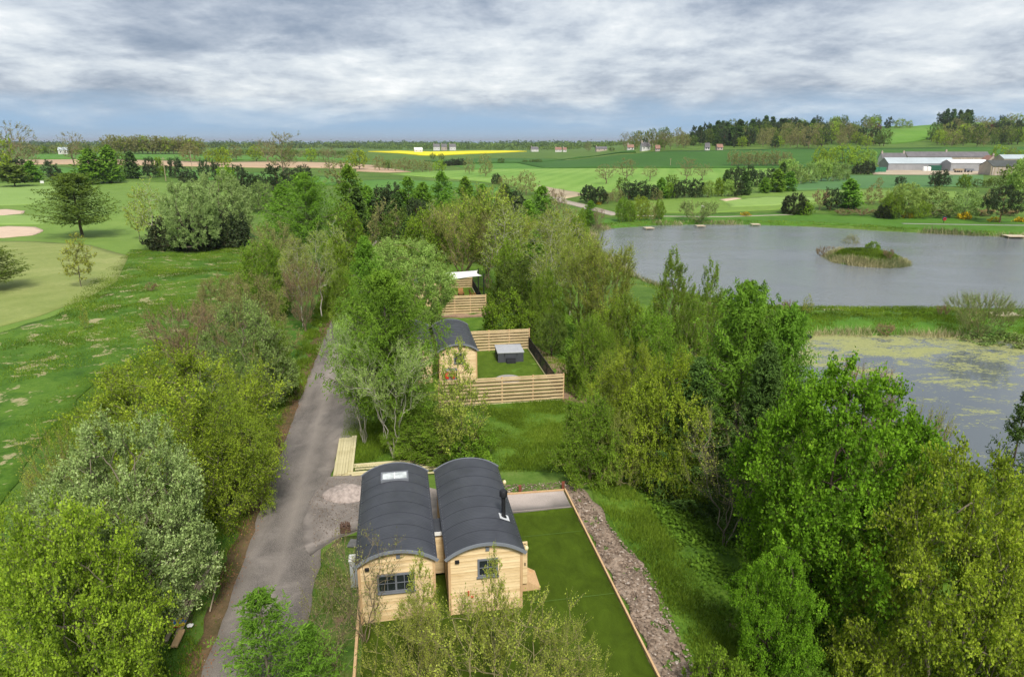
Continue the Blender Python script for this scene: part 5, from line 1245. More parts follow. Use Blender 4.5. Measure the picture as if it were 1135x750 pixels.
b = MB(); b.box(-.75, .75, -.03, .03, .5, 1.5); b.build('board', M_white, root, bevel=.02); b = MB(); b.box(-.6, -.5, .031, .1, 0, 1.4); b.box(.5, .6, .031, .1, 0, 1.4); b.build('post', W_old, root)
def upole(px, py, ytop, label):
    B = G(px, py); d = B.y*CP+(H-B.z)*SP; hh = (py-ytop)/F*d*1.02
    root = empty('utility_pole', (B.x, B.y, B.z), .3, label, 'pole', 'pale wooden utility poles')
    b = MB(); b.tube([(0, 0, -.2), (0, 0, hh)], [.17, .12], 8); b.build('post', W_old, root); b = MB(); b.box(-.9, .9, -.06, .06, hh-.6, hh-.48); b.build('crossarm', W_old, root)
upole(184, 201, 176, 'pale utility pole between the dark pines behind the fairway'); upole(213, 187, 168, 'pale utility pole in front of the lime-green oak'); upole(743, 184, 176, 'lone utility pole at the edge of the dark green field')
p = onz(890, 372.5, WL+.15); mb = MB(); mb.tube([(-.6, .5, .35), (.7, -.6, -.05)], .28, 14, caps=False); mb.tube([(-.6, .5, .35), (.7, -.6, -.05)], .24, 14, caps=False); tag(mb.build('drain_pipe', M_iron, None, True, loc=p), 'black drain pipe sticking out of the reeds into the lily pond', 'pipe')

# ------------------------------------------------------------------ buildings far off
M_slate = plain('slate', (.14, .13, .135), .7, .2, .3); M_slate2 = plain('red_roof', (.28, .15, .11), .7, .2, .3)
M_stone = plain('pale_stone', (.44, .36, .30), .85, .15, .4); M_harl = plain('white_harling', (.60, .58, .55), .8, .06, .4)
M_sheet = plain('pale_sheet_roof', (.40, .45, .47), .45, .10, .12); M_wallg = plain('grey_sheet_wall', (.30, .30, .31), .6, .12, .3); M_sheetw = plain('white_sheet_roof', (.74, .75, .76), .5, .06, .2)
M_green = plain('green_steel', (.04, .19, .10), .5, .15, .8); M_darkr = plain('dark_barn_roof', (.07, .075, .07), .7, .2, .2)
def house(px, py, wpx, ln_ratio, eave, ridge, rz, wallm, roofm, label, cat='house', name='house', chim=1, wins=3, group=None, depth=None, chs=None):
    B = G(px, py); d = B.y*CP+(H-B.z)*SP; w_ = wpx/F*d; dp = depth or w_*ln_ratio
    root = empty(name, (B.x, B.y, B.z), rz, label, cat, group)
    a, b = w_/2, dp
    wl = MB(); wl.box(-a, a, 0, b, -.5, eave); wl.add([(-a, 0, eave), (-a, b, eave), (-a, b/2, ridge-.05)], [(0, 1, 2)]); wl.add([(a, 0, eave), (a, b, eave), (a, b/2, ridge-.05)], [(0, 1, 2)]); wl.build('wall', wallm, root)
    r_ = MB(); o_ = .35; sl = (ridge-eave)/(b/2)
    for sg in (0, 1):
        y0 = -o_ if sg == 0 else b+o_; z0 = eave-sl*o_
        v = [(-a-.25, y0, z0+.03), (a+.25, y0, z0+.03), (a+.25, b/2, ridge+.03), (-a-.25, b/2, ridge+.03)]
        v += [(x_, y_, z_+.16) for x_, y_, z_ in v]
        r_.add(v, [(0, 1, 2, 3), (4, 5, 6, 7), (0, 1, 5, 4), (1, 2, 6, 5), (3, 0, 4, 7)])
    ro = r_.build('roof', roofm, root)
    xs = chs if chs is not None else ([-a+.6, a-.6][:chim] if chim else [])
    for cx in xs:
        c = MB(); c.box(cx-.5, cx+.5, b/2-.4, b/2+.4, ridge-.6, ridge+1.3); c.box(cx-.2, cx+.2, b/2-.15, b/2+.15, ridge+1.31, ridge+1.7); c.build('chimney', M_stone, ro)
    for i in range(wins):
        cx = -a+w_*(i+.5)/wins
        f_ = MB(); f_.box(cx-.6, cx+.6, -.04, -.002, eave*.38, eave*.38+1.4); fo = f_.build('window', M_white, root); f_ = MB(); f_.box(cx-.48, cx+.48, -.06, -.041, eave*.38+.1, eave*.38+1.3); f_.build('pane', M_glass, fo)
    return root
# farm
house(990, 183.5, 26, .35, 5.0, 8.0, 0, M_harl, M_slate, 'pale farmhouse with a chimney at each end, left of the barns', chim=2, wins=4, name='farmhouse')
house(1051, 181, 91, .16, 4.4, 7.6, 0, M_stone, M_slate, 'very long dark-roofed stone range with one central chimney behind the barns', 'farm building', 'stone_range', wins=7, chs=[0.0])
house(1021, 189, 74, .28, 4.2, 7.4, 0, M_wallg, M_sheet, 'long barn with a pale blue-grey sheet roof', 'barn', 'sheet_barn', chim=0, wins=0)
house(1074, 190, 42, .42, 5.0, 6.6, 0, M_wallg, M_sheetw, 'barn with a bright white roof edge beside the long blue-grey barn', 'barn', 'sheet_barn', chim=0, wins=0)
house(1100, 184, 12, .8, 4.2, 6.8, R(90), M_stone, M_slate2, 'small pinkish gabled stone house at the end of the long range', chim=1, wins=2)
root = house(1128, 194.5, 58, .4, 4.8, 7.6, 0, M_stone, M_darkr, 'dark-roofed barn with an upright timber slatted front', 'barn', 'slatted_barn', chim=0, wins=0)
b = MB()
for i in range(16): b.box(-15+i*2, -14.6+i*2, -.16, -.01, 0, 4.7)
b.build('timber_upright', W_old, root)
house(1128, 186.5, 34, .5, 6.0, 8.4, 0, M_stone, M_sheet, 'pale-roofed shed behind the slatted barn', 'barn', 'sheet_barn', chim=0, wins=0)
def container(px, py, wpx, hh, mat, label, dp=2.5, rz=0, cat='container', name='steel_container'):
    B = G(px, py); d = B.y*CP+(H-B.z)*SP; a = wpx/F*d/2; root = empty(name, (B.x, B.y, B.z+.1), rz, label, cat)
    b = MB(); b.box(-a, a, 0, dp, .1, hh)
    for i in range(int(2*a/.6)): b.box(-a+.2+i*.6, -a+.45+i*.6, -.05, -.001, .2, hh-.15)
    b.build('steel_shell', mat, root); b = MB(); b.box(a+.001, a+.06, .1, dp-.1, .2, hh-.1); b.build('door', mat, root)
container(969.5, 191.3, 8, 2.7, M_green, 'pale green container at the hedge end of the farm yard'); container(978, 191, 8, 2.7, M_green, 'green container nearer the farmhouse, beside the other green one')
container(1037, 189.6, 12, 3.2, plain('dark_green_steel', (.02, .10, .06), .5, .15, .8), 'dark green container in front of the blue-grey barn')
def tank(px, py, label):
    B = G(px, py); root = empty('storage_tank', (B.x, B.y, B.z+.1), 0, label, 'tank', 'white storage tanks in the farm yard'); b = MB(); b.lathe([(1.2, 0), (1.2, 2.1), (1.0, 2.5), (.3, 2.7)], 18); b.build('tank_shell', M_white, root, True); b = MB(); b.lathe([(.3, 2.705), (.3, 2.85)], 12); b.build('lid', M_green, root)
tank(1024.5, 189.8, 'white tank at the left end of the dark green container'); tank(1029, 189.8, 'white tank standing right against the dark green container')
def trailer(px, py, label, mat, rz=0):
    B = G(px, py); root = empty('farm_trailer', (B.x, B.y, B.z+.1), rz, label, 'trailer', 'farm trailers in the yard'); b = MB(); b.box(-2.6, 2.6, -1.1, 1.1, 1.0, 1.2); b.box(-2.6, 2.6, -1.1, -1.04, 1.2, 2.0); b.box(-2.6, 2.6, 1.04, 1.1, 1.2, 2.0); b.box(-2.6, -2.54, -1.04, 1.04, 1.2, 2.0); b.build('trailer_body', mat, root)
    for x_ in (-1.2, 1.2):
        for y_ in (-1.0, 1.0):
            c = MB(); n = 14; vs = [(x_+.5*math.cos(6.283*k/n), y_+q, .5+.5*math.sin(6.283*k/n)) for q in (-.15, .15) for k in range(n)]; c.add(vs, [tuple(range(n)), tuple(range(n, 2*n))]+[(k, (k+1) % n, n+(k+1) % n, n+k) for k in range(n)]); c.build('wheel', M_iron, root)
    b = MB(); b.box(2.6, 4.2, -.08, .08, .9, 1.0); b.build('drawbar', M_iron, root)
trailer(1062, 191.3, 'brown farm trailer left of the other one in the yard', W_old); trailer(1073, 191.2, 'dark farm trailer towards the slatted barn', M_greyp, .15)
# houses of the plain
HS = [(716, 167.2, 10, 3.8, 6.6, 'white house with two chimneys among bare trees at the foot of the wooded hill', 2, M_harl, M_slate), (699, 167, 7, 3, 5, 'small red-roofed house left of the white two-chimney house', 1, M_harl, M_slate2),
      (729, 168.3, 5, 3, 5, 'tiny red-roofed outbuilding right of the white two-chimney house', 0, M_stone, M_slate2), (784, 167.4, 5, 3.4, 6, 'small white gabled house under the left end of the wooded hill', 0, M_harl, M_slate),
      (798, 167.2, 7, 3, 5, 'low red-roofed cottage just right of the small white gabled house', 0, M_stone, M_slate2), (667, 167.7, 12, 3.2, 5.6, 'long low grey house by a round dark tree on the plain', 1, M_stone, M_slate),
      (619, 168.6, 7, 4, 7.5, 'cream house, left of a close pair on the plain', 1, M_harl, M_slate2), (626, 168.6, 4, 4, 7, 'cream house, right of a close pair on the plain', 1, M_harl, M_slate2),
      (593, 168.2, 8, 4, 8, 'dark-roofed house just beyond the right tip of the yellow field', 1, M_harl, M_slate), (464, 169.2, 9, 4.5, 7.5, 'white shed inside the left half of the yellow field', 0, M_harl, M_sheetw),
      (484, 167.0, 7, 7, 12, 'grey-roofed house, leftmost of the village behind the yellow field', 1, M_harl, M_slate), (492, 166.9, 6, 7, 12, 'stone house in the middle of the village behind the yellow field', 1, M_stone, M_slate),
      (502, 166.8, 7, 7, 12, 'white-walled house, rightmost of the village behind the yellow field', 1, M_harl, M_slate), (395, 159.5, 9, 8, 13, 'pale low building far off by the horizon wood', 0, M_harl, M_sheet),
      (70, 171.5, 9, 4, 6, 'pale flat shed beyond the green field behind the golf course', 0, M_harl, M_sheet)]
for px, py, wp, ev, rg, lb, ch, wm, rm in HS: house(px, py, wp, .55, ev, rg, rng.uniform(-.3, .3), wm, rm, lb, chim=ch, wins=2)
# ------------------------------------------------------------------ trees, near to far
# left of the lane
T('limeb', 72, 565, 800, 200, 'big lime-green broadleaf tree filling the corner below the pale whitebeam', var=0)
T('whitebeam', 140, 468, 690, 172, 'round pale silvery whitebeam beside the hedge boards', var=0)
T('greywillow', 62, 535, 640, 110, 'low pale grey-green bush between the silvery whitebeam and the meadow', var=0)
T('lime', 195, 392, 560, 232, 'wide yellow-green tree behind the pale whitebeam', var=0)
T('lime', 255, 430, 570, 95, 'yellow-green tree leaning over the lane, right flank of the wide one', var=1)
T('sallow', 75, 470, 590, 110, 'thin yellow-green shrub at the meadow edge left of the wide yellow-green tree')
T('pinkish', 205, 336, 425, 82, 'leafless pinkish-brown bush at the meadow edge', var=0)
T('greywillow', 268, 333, 455, 104, 'grey-green willow bush right of the pinkish-brown one', var=1)
T('hazel', 303, 356, 440, 46, 'small yellow-green shrub wedged against the lane verge')
T('budding', 278, 302, 400, 92, 'pale grey-green budding bush north of the willow bush', var=0)
T('budding', 240, 305, 372, 60, 'pale budding bush on the meadow side of its twin', var=1)
T('hazel', 292, 268, 350, 70, 'olive yellow bush in the middle of the lane hedge')
T('budding', 305, 246, 330, 80, 'brown-budding bush below the bright larch', var=0)
T('birch', 352, 250, 352, 42, 'slim birch with a white trunk at the lane edge', var=0)
T('birch', 330, 262, 362, 44, 'slim brownish birch left of the white-trunked one', var=1)
T('pinkish', 335, 290, 368, 44, 'thin leafless shrub at the foot of the lane birches')
T('larchwide', 342, 192, 305, 96, 'bright green larch beside the lane, broad and dense', var=0)
T('larch', 312, 205, 290, 60, 'bright green larch touching the broad one on its meadow side', var=1)
T('hazel', 372, 262, 345, 40, 'green shrub at the bend of the lane')
T('larch', 405, 262, 402, 60, 'bright larch leaning across the lane beyond the pale-stemmed tree', var=1)
T('hazel', 384, 296, 372, 40, 'yellow-green shrub closing over the lane')
T('birch', 372, 240, 330, 34, 'thin birch overhanging the far stretch of the lane')
T('hazel', 382, 225, 300, 48, 'yellow-green shrub where the lane vanishes')
T('spruce', 398, 208, 290, 44, 'dark blue-green conifer where the lane vanishes', var=0)
T('larch', 388, 183, 285, 50, 'tall bright larch spire above the vanishing lane', var=0)
# group on the golf meadow
T('hedge', 193, 238, 276, 60, 'dark brown-green hedge clump below the pale whitebeam on the meadow', var=0)
T('hedge', 250, 230, 273, 50, 'dark brown-green hedge clump, right end of the meadow group', var=1)
T('hedge', 218, 236, 277, 50, 'dark brown-green hedge clump in the middle of the meadow group', var=0)
T('whitebeam', 209, 202, 279, 60, 'pale silvery whitebeam in the meadow group', var=1, q=0)
T('whitebeam', 242, 191, 270, 72, 'tall grey-green tree behind the silvery meadow whitebeam', var=0, q=0)
T('birch', 166, 198, 275, 46, 'olive birch with a white trunk at the left of the meadow group', var=0)
T('slim', 150, 208, 266, 26, 'thin olive birch just left of the white-trunked meadow birch', var=0)
T('slim', 84, 258, 318, 36, 'young yellow-green tree alone on the pale fairway', var=1)
T('cedar', 84, 192, 263, 80, 'dark layered conifer alone beside the bunkers', var=0)
T('cedar', -14, 270, 322, 70, 'dark conifer cut by the frame edge below the bunkers', var=1)
T('slim', 92, 337, 366, 10, 'leafless sapling in the rough meadow')
T('redbush', 167, 312, 323, 14, 'tawny grass-like tuft in the middle of the meadow')
# lane right side and terrace
T('willow', 450, 266, 372, 106, 'big rounded pale willow between the lane and the shade sail', var=1)
T('larchwide', 430, 300, 492, 128, 'feathery bright larch overhanging the lane', var=1)
T('larchwide', 442, 322, 470, 84, 'feathery bright larch hiding the hut under the trees', var=0)
T('larch', 395, 328, 440, 66, 'larch growing low over the lane edge', var=0)
T('whitestem', 432, 378, 508, 104, 'pale many-stemmed tree beside the decking stack', var=0)
T('whitestem', 398, 352, 492, 78, 'pale thin-stemmed tree nearest the asphalt', var=1)
T('hazel', 478, 462, 506, 84, 'low spreading green shrub below the pale many-stemmed tree')
T('bush', 520, 470, 512, 60, 'low bright green shrub on the grass before the long fence')
T('hazel', 455, 432, 500, 60, 'dark leafy shrub at the foot of the pale-stemmed trees')
T('slim', 508, 376, 515, 64, 'slim yellow-green sapling in front of the long fence', var=0)
T('bush', 562, 322, 372, 56, 'rounded green bush between the two fenced lawns', var=0)
T('bush', 590, 345, 376, 34, 'small green bush beyond the back fence of the hot tub lawn', var=1)
T('hazel', 655, 438, 532, 78, 'light green shrub where the terrace meets the wood', var=0)
T('sallow', 690, 455, 540, 50, 'thin light green shrub right of the terrace shrub')
# foreground
T('sallow', 545, 668, 810, 235, 'sparse yellow-green willow bush in front of the flue hut', var=0)
T('sallow', 455, 668, 790, 120, 'sparse yellow-green willow bush in front of the rooflight hut', var=1)
T('slim', 466, 612, 740, 50, 'thin leafy willow shoots before the gap of the two huts')
T('slim', 548, 606, 755, 44, 'thin leafy willow shoots before the corner of the flue hut', var=0)
T('sallow', 630, 690, 800, 110, 'low sparse willow shoots over the dark lawn', var=1)
T('twiggy', 398, 585, 712, 100, 'bare twiggy shrub with brown buds left of the rooflight hut', var=0)
T('twiggy', 365, 640, 740, 76, 'bare twiggy shrub on the rough grass beside the larch sapling', var=1)
T('sapling', 290, 652, 800, 112, 'bright larch sapling at the lane edge', var=0)
T('sapling', 345, 692, 790, 80, 'bright larch sapling right beside the narrow timber edging', var=1)
# wooded slope by the lily pond
T('sycamore', 935, 412, 690, 225, 'big bright green sycamore overlapping the lily pond', var=0)
T('sycamore', 862, 612, 745, 95, 'small bright green sycamore low on the slope, left of the big one', var=1)
T('limeb', 1065, 510, 790, 220, 'large yellow-green tree below the lily pond', var=1)
T('lime', 1150, 540, 770, 130, 'yellow-green tree cut by the frame edge below the lily pond', var=0)
T('fir', 1122, 428, 640, 66, 'dark fir tip rising against the lily pond', var=0)
T('larchtall', 868, 338, 590, 84, 'tall bright larch at the corner of the lily pond', var=0)
T('larchtall', 822, 312, 570, 116, 'tall feathery larch, the highest in the slope wood', var=0)
T('spruce', 772, 395, 560, 90, 'dark green spruce with drooping branches left of the tallest larch', var=0)
T('spruce', 842, 380, 600, 90, 'dark green spruce below the tallest larch', var=1)
T('limeb', 742, 392, 545, 112, 'yellow-green leafy tree left of the dark spruce', var=1)
T('lime', 700, 380, 500, 88, 'yellow-green leafy tree at the bend of the slope wood', var=0)
T('hazel', 768, 440, 560, 70, 'golden green broadleaf low in front of the dark spruce', var=1)
T('barelimb', 812, 452, 605, 130, 'leafless spreading tree with long pale limbs on the slope', var=0)
T('slim', 862, 410, 580, 64, 'thin sparse yellow tree in front of the tallest larch', var=1)
T('barebig', 1000, 445, 650, 76, 'bare upright saplings behind the big sycamore', var=1)
T('pinkish', 955, 402, 540, 70, 'thin leafless twigs standing against the lily pond', var=1)
T('twiggy', 1012, 512, 700, 60, 'bare twiggy shrub between the sycamore and the yellow-green tree')
T('bush', 800, 725, 790, 80, 'leafy shrub at the foot of the slope wood', var=1)
T('poplar', 745, 278, 420, 56, 'upright pale green poplar-like tree against the lake', var=0)
T('poplar', 787, 290, 430, 50, 'upright olive tree right of the poplar-like one', var=1)
T('poplar', 765, 318, 440, 44, 'narrow olive tree between the two upright lake trees', var=0)
T('hazel', 690, 328, 432, 72, 'fresh green leafy tree at the lake edge of the wood', var=0)
T('hazel', 722, 345, 450, 66, 'fresh green leafy tree just below the upright lake trees', var=1)
T('hazel', 655, 350, 440, 56, 'bright green tree above the terrace shrub')
T('birchb', 672, 270, 395, 70, 'brownish birch at the left end of the lake', var=1)
T('birchb', 645, 258, 382, 62, 'brownish birch beside the tall pale-trunked birch', var=0)
T('birch', 612, 226, 362, 58, 'tall birch with a straight white trunk', var=0)
T('birch', 632, 232, 352, 50, 'tall brownish birch right of the straight white trunk', var=1)
T('birchb', 600, 240, 335, 50, 'many-stemmed olive birch left of the straight white trunk', var=0)
T('birch', 560, 222, 332, 56, 'tall reddish birch behind the shade sail', var=1)
T('birchb', 540, 205, 320, 66, 'olive birch behind the tall reddish one', var=1)
T('barebig', 512, 226, 318, 84, 'leafless tree with golden stems behind the shade sail', var=0)
T('hazel', 470, 232, 320, 62, 'yellow-green tree between the golden-stemmed tree and the big willow', var=1)
T('hazel', 605, 300, 372, 44, 'green undershrub at the foot of the tall birches')
T('oak', 575, 285, 345, 60, 'dull green shrub mass in the shade of the tall birches')
T('oak', 680, 400, 445, 60, 'dark shrub mass at the foot of the lake wood', var=1)
T('oak', 612, 345, 395, 40, 'dull green shrub below the birches beyond the railing', var=0)
T('oak', 645, 385, 428, 44, 'dark low shrub beyond the end of the railing', var=1)
# belt of wood before the fields
BELT = [('larch', 408, 206, 262, 44), ('pine', 425, 208, 262, 40), ('spruce', 440, 214, 268, 34), ('larch', 452, 196, 262, 40), ('larch', 470, 202, 265, 44), ('larch', 490, 190, 262, 40), ('pine', 462, 220, 270, 36), ('oak', 442, 232, 300, 54),
        ('larch', 515, 196, 260, 40), ('budding', 500, 212, 262, 44), ('larch', 535, 204, 262, 38), ('birch', 478, 222, 290, 34), ('spruce', 560, 204, 262, 38), ('pine', 572, 212, 262, 34), ('larch', 585, 222, 282, 44), ('larch', 600, 206, 270, 44),
        ('hazel', 525, 222, 290, 50), ('lime', 500, 224, 290, 46), ('pine', 436, 204, 262, 40), ('budding', 428, 222, 292, 50), ('spruce', 455, 240, 302, 40), ('birchb', 580, 236, 312, 44), ('larch', 592, 255, 340, 50), ('hazel', 566, 266, 340, 44),
        ('budding', 620, 218, 280, 44), ('birch', 570, 218, 288, 36), ('hazel', 640, 236, 300, 34), ('oak', 555, 226, 300, 50)]
WORD = {'poplar': 'upright poplar', 'larchtall': 'tall larch', 'barelimb': 'leafless tree', 'larch': 'bright green larch', 'pine': 'dark blue-green pine', 'spruce': 'dark green spruce', 'oak': 'dull green broadleaf tree', 'budding': 'pale budding tree', 'birch': 'olive slender birch', 'birchb': 'olive many-stemmed birch', 'hazel': 'fresh green leafy tree', 'lime': 'lime-green broadleaf tree',
        'bare': 'leafless spreading tree', 'budtree': 'brown budding tree', 'oaklime': 'lime-green round tree', 'willow': 'grey-green willow', 'greywillow': 'grey-green willow bush', 'pinkish': 'leafless pinkish bush', 'copper': 'copper-red tree', 'whitebeam': 'silvery whitebeam', 'pinetall': 'dark pine', 'gorse': 'yellow-flowered gorse', 'bush': 'green bush', 'greybush': 'grey-green bush', 'slim': 'slim young tree', 'hedge': 'dark bush', 'osier': 'spiky willow bush', 'redbush': 'reddish twiggy shrub', 'cedar': 'dark layered conifer', 'limeb': 'lime-green tree', 'barebig': 'leafless bush', 'fir': 'dark fir', 'sallow': 'sparse yellow willow'}
for k, px, yt, yb, wp in BELT:
    T(k, px, yt, yb, wp, WORD[k]+' in the belt of wood beyond the shade sail', WORD[k]+' trees in the belt of wood')
# island and lake shores
T('budding', 944, 259, 275, 20, 'tawny half-leafed little tree on top of the island'); T('bush', 968, 267, 278, 18, 'round green bush on the right shoulder of the island')
T('redbush', 911, 272, 288, 12, 'reddish twigs at the left end of the island'); T('redbush', 921, 272, 281, 10, 'short reddish twigs behind the left end of the island'); T('redbush', 986, 275, 288, 12, 'reddish twigs at the right end of the island'); T('redbush', 955, 270, 277, 8, 'tiny reddish twigs between the island tree and its round bush')
T('osier', 1092, 325, 374, 70, 'large spiky willow bush on the grass dam', var=0); T('greybush', 1120, 368, 385, 50, 'blue-grey reedy bush at the foot of the dam willow'); T('greybush', 1085, 370, 382, 50, 'blue-grey reedy bush at the water edge below the dam willow', var=1)
T('slim', 896, 325, 349, 13, 'small green sapling on the grass dam'); T('redbush', 877, 332, 348, 16, 'reddish twiggy shrub left of the dam sapling'); T('redbush', 868, 334, 349, 14, 'reddish twiggy shrub left of its twin by the dam sapling')
T('redbush', 982, 358, 374, 22, 'dark reddish twiggy shrub in the middle of the dam'); T('redbush', 1042, 337, 350, 8, 'narrow reddish reed clump left of its twin on the dam'); T('redbush', 1050, 336, 350, 8, 'narrow reddish reed clump right of its twin on the dam')
for i, px in enumerate((905, 955, 985, 1005, 1018, 1030)): T('bush', px, 345, 350, 11, 'tiny green tuft of shrub along the lake side of the dam', 'tiny shrubs along the dam')
T('osier', 774, 222, 246, 44, 'broad spiky willow bush beside the white golf flag', var=1)
T('hazel', 690, 218, 246, 16, 'round green bush, leftmost of the lakeside row'); T('lime', 710, 217, 244, 24, 'yellow-green bush in the middle of the lakeside row'); T('hazel', 698, 222, 246, 15, 'green bush second from the left in the lakeside row'); T('hazel', 731, 221, 243, 14, 'olive bush at the right end of the lakeside row'); T('budding', 722, 224, 244, 14, 'tawny bush just left of the last lakeside bush')
T('greybush', 637, 238, 262, 28, 'rounded pale bush at the narrow end of the lake'); T('larch', 655, 222, 250, 22, 'bright young conifer at the narrow end of the lake'); T('hazel', 648, 230, 250, 18, 'bright green shrub beside the young conifer'); T('pinkish', 664, 230, 256, 14, 'leafless shrub by the narrow end of the lake'); T('pinkish', 618, 208, 238, 18, 'leafless brown bush by the dirt track')
T('hedge', 882, 214, 237, 30, 'dark round bush left of the lakeside pair', var=0); T('bush', 893, 222, 238, 20, 'lighter round bush against the dark round one')
T('pine', 922, 208, 233, 22, 'dark pine left of the golden willow'); T('pinkish', 910, 210, 233, 18, 'leafless shrub left of that dark lakeside pine')
T('larch', 943, 198, 231, 28, 'mid green conifer left of the golden willow'); T('budding', 970, 204, 227, 24, 'golden tawny willow behind the lake bank')
T('hazel', 990, 214, 242, 28, 'green bush at the left end of the big lakeside thicket'); T('willow', 1004, 203, 241, 40, 'tall green willow in the big lakeside thicket'); T('lime', 1020, 222, 242, 24, 'lime-green bush in the big lakeside thicket'); T('greywillow', 1035, 207, 240, 46, 'grey-green willow at the right of the big lakeside thicket'); T('hedge', 982, 226, 242, 20, 'dark low bush at the foot of the lakeside thicket')
T('greywillow', 1070, 209, 241, 36, 'pale grey-green willow standing apart right of the thicket'); T('pinetall', 1113, 205, 247, 42, 'big dark pine above the large platform', var=0)
T('gorse', 1070, 234, 243, 15, 'yellow-flowered gorse below the pale grey willow'); T('gorse', 1007, 232, 242, 12, 'orange-yellow gorse at the foot of the thicket'); T('gorse', 827, 234.5, 239.5, 12, 'yellow gorse above the fishing platforms'); T('gorse', 1103, 240, 246, 14, 'yellow gorse left of the big dark pine trunk'); T('gorse', 1130, 240, 246, 12, 'yellow gorse right of the big dark pine trunk'); T('gorse', 664, 222, 226.5, 8, 'yellow gorse at the end of the dark copse')
T('pine', 1037, 190, 207, 14, 'dark pine, left of a touching pair in front of the farm'); T('pine', 1046, 188, 207, 16, 'dark pine, right of a touching pair in front of the farm'); T('pine', 998, 195, 206, 12, 'small dark pine by itself in the bluish field')
T('hazel', 1070, 193, 208, 15, 'small lime-green tree right of the pine pair'); T('oak', 1084, 198, 208, 13, 'small dull green tree right of the small lime-green one'); T('oak', 1103, 196, 208, 16, 'small round green tree in front of the slatted barn'); T('oak', 1094, 199, 208, 11, 'small green tree left of the one before the slatted barn'); T('budding', 975, 196, 206, 9, 'tiny tawny tree at the edge of the bluish field')
T('oak', 1125, 182, 216, 34, 'green tree rising in front of the slatted barn at the frame edge'); T('willow', 1138, 175, 225, 36, 'grey-green tree cut by the frame edge above the dark pine'); T('budding', 1098, 209, 226, 14, 'tawny bush left of the big dark pine')
for px, w_ in ((935, 22), (955, 26), (975, 20), (1050, 20), (1090, 24), (1120, 20)):
    T('redbush', px, 231, 239, w_, 'low brown brambly shrub behind the lake bank', 'low brown shrubs behind the lake bank')
# copse on the golf side of the light field
COP = [('pine', 652, 205, 225, 20), ('pine', 664, 207, 226, 20), ('pinkish', 674, 212, 226, 14), ('budding', 684, 206, 224, 16), ('pine', 697, 202, 222, 24), ('pine', 710, 200, 221, 24), ('pine', 722, 204, 221, 20), ('larch', 733, 197, 220, 16), ('hazel', 742, 202, 220, 14), ('pine', 750, 201, 220, 16), ('pine', 760, 199, 219, 18), ('pine', 772, 198, 219, 18), ('willow', 785, 200, 219, 15), ('hazel', 797, 197, 218, 14), ('willow', 808, 199, 218, 14), ('pine', 818, 198, 218, 16), ('budding', 728, 208, 222, 14), ('oak', 690, 196, 212, 16), ('oak', 745, 193, 210, 16), ('spruce', 826, 190, 216, 16), ('spruce', 806, 188, 208, 12), ('pine', 840, 188, 207, 16), ('pine', 855, 186, 205, 18), ('pine', 812, 186, 204, 14), ('larch', 848, 196, 214, 14), ('larch', 862, 187, 213, 20), ('larch', 876, 190, 212, 18), ('spruce', 868, 180, 206, 14), ('greywillow', 884, 182, 204, 26), ('willow', 874, 176, 200, 22), ('pine', 820, 184, 200, 14), ('pine', 832, 183, 200, 14),
       ('greywillow', 900, 180, 203, 22), ('willow', 912, 176, 201, 20), ('greywillow', 925, 179, 201, 22), ('greywillow', 936, 180, 200, 16), ('oaklime', 909, 162, 188, 18), ('hedge', 955, 180, 193, 20), ('hedge', 963, 178, 192, 16)]
for k, px, yt, yb, wp in COP: T(k, px, yt, yb, wp, WORD[k]+' in the long copse beside the light green crop field', WORD[k]+' trees in the long copse')
T('oaklime', 935, 159, 187, 34, 'broad lime-green tree left of the farm, biggest of its clump'); T('oaklime', 952, 162, 187, 26, 'broad lime-green tree nearest the farmhouse'); T('oaklime', 920, 163, 188, 20, 'lime-green tree at the left end of the clump by the farm'); T('willow', 964, 166, 186, 16, 'dull green tree just left of the farmhouse')
T('oaklime', 1110, 160, 180, 22, 'lime-green tree behind the slatted barn'); T('budtree', 1122, 163, 181, 16, 'brown budding tree behind the slatted barn'); T('oaklime', 1130, 166, 182, 14, 'pale lime tree right of the brown one behind the slatted barn')
for i in range(9): T('budtree', 812+i*7.6, 166.5+(i % 3)*.8, 184.5, 14, 'pale tawny tree in the dense straight row below the wooded hill', 'pale tawny trees in a straight row')
T('bare', 672, 181, 204, 28, 'leafless spreading field tree, leftmost of those behind the copse', var=0); T('bare', 695, 175, 201, 28, 'tall leafless field tree, the highest behind the copse', var=1); T('bare', 721, 183, 201, 20, 'small leafless field tree right of the tallest one', var=0); T('bare', 762, 174, 201, 24, 'leafless field tree, left of a crossing pair', var=1); T('bare', 779, 181, 200, 22, 'leafless field tree, right of a crossing pair', var=0)
# hedgerow and field trees in the middle
T('oaklime', 398, 164, 188, 22, 'lime-green round tree above the ploughed field', var=0); T('oaklime', 388, 170, 188, 14, 'small lime-green tree joined to the round one', var=1)
for px, yt, yb, w_, k in ((420, 172, 189, 16, 'budtree'), (430, 177, 189, 12, 'oak'), (438, 176, 190, 12, 'budtree'), (448, 174, 190, 16, 'budtree'), (458, 176, 190, 14, 'budtree'), (468, 177, 191, 14, 'budtree'), (476, 178, 191, 12, 'budtree'), (487, 176, 192, 16, 'oaklime'), (503, 175.5, 183.5, 16, 'hedge'), (510, 175.5, 183.5, 14, 'hedge'), (494, 178, 184, 12, 'hedge'), (555, 175, 181, 9, 'oak'), (582, 177, 180.5, 7, 'oak'), (590, 176.5, 180.5, 9, 'oak'), (597, 176, 180.5, 9, 'oak')):
    T(k, px, yt, yb, w_, WORD[k]+' in the thin hedgerow between the middle fields', WORD[k]+' of the middle hedgerow')
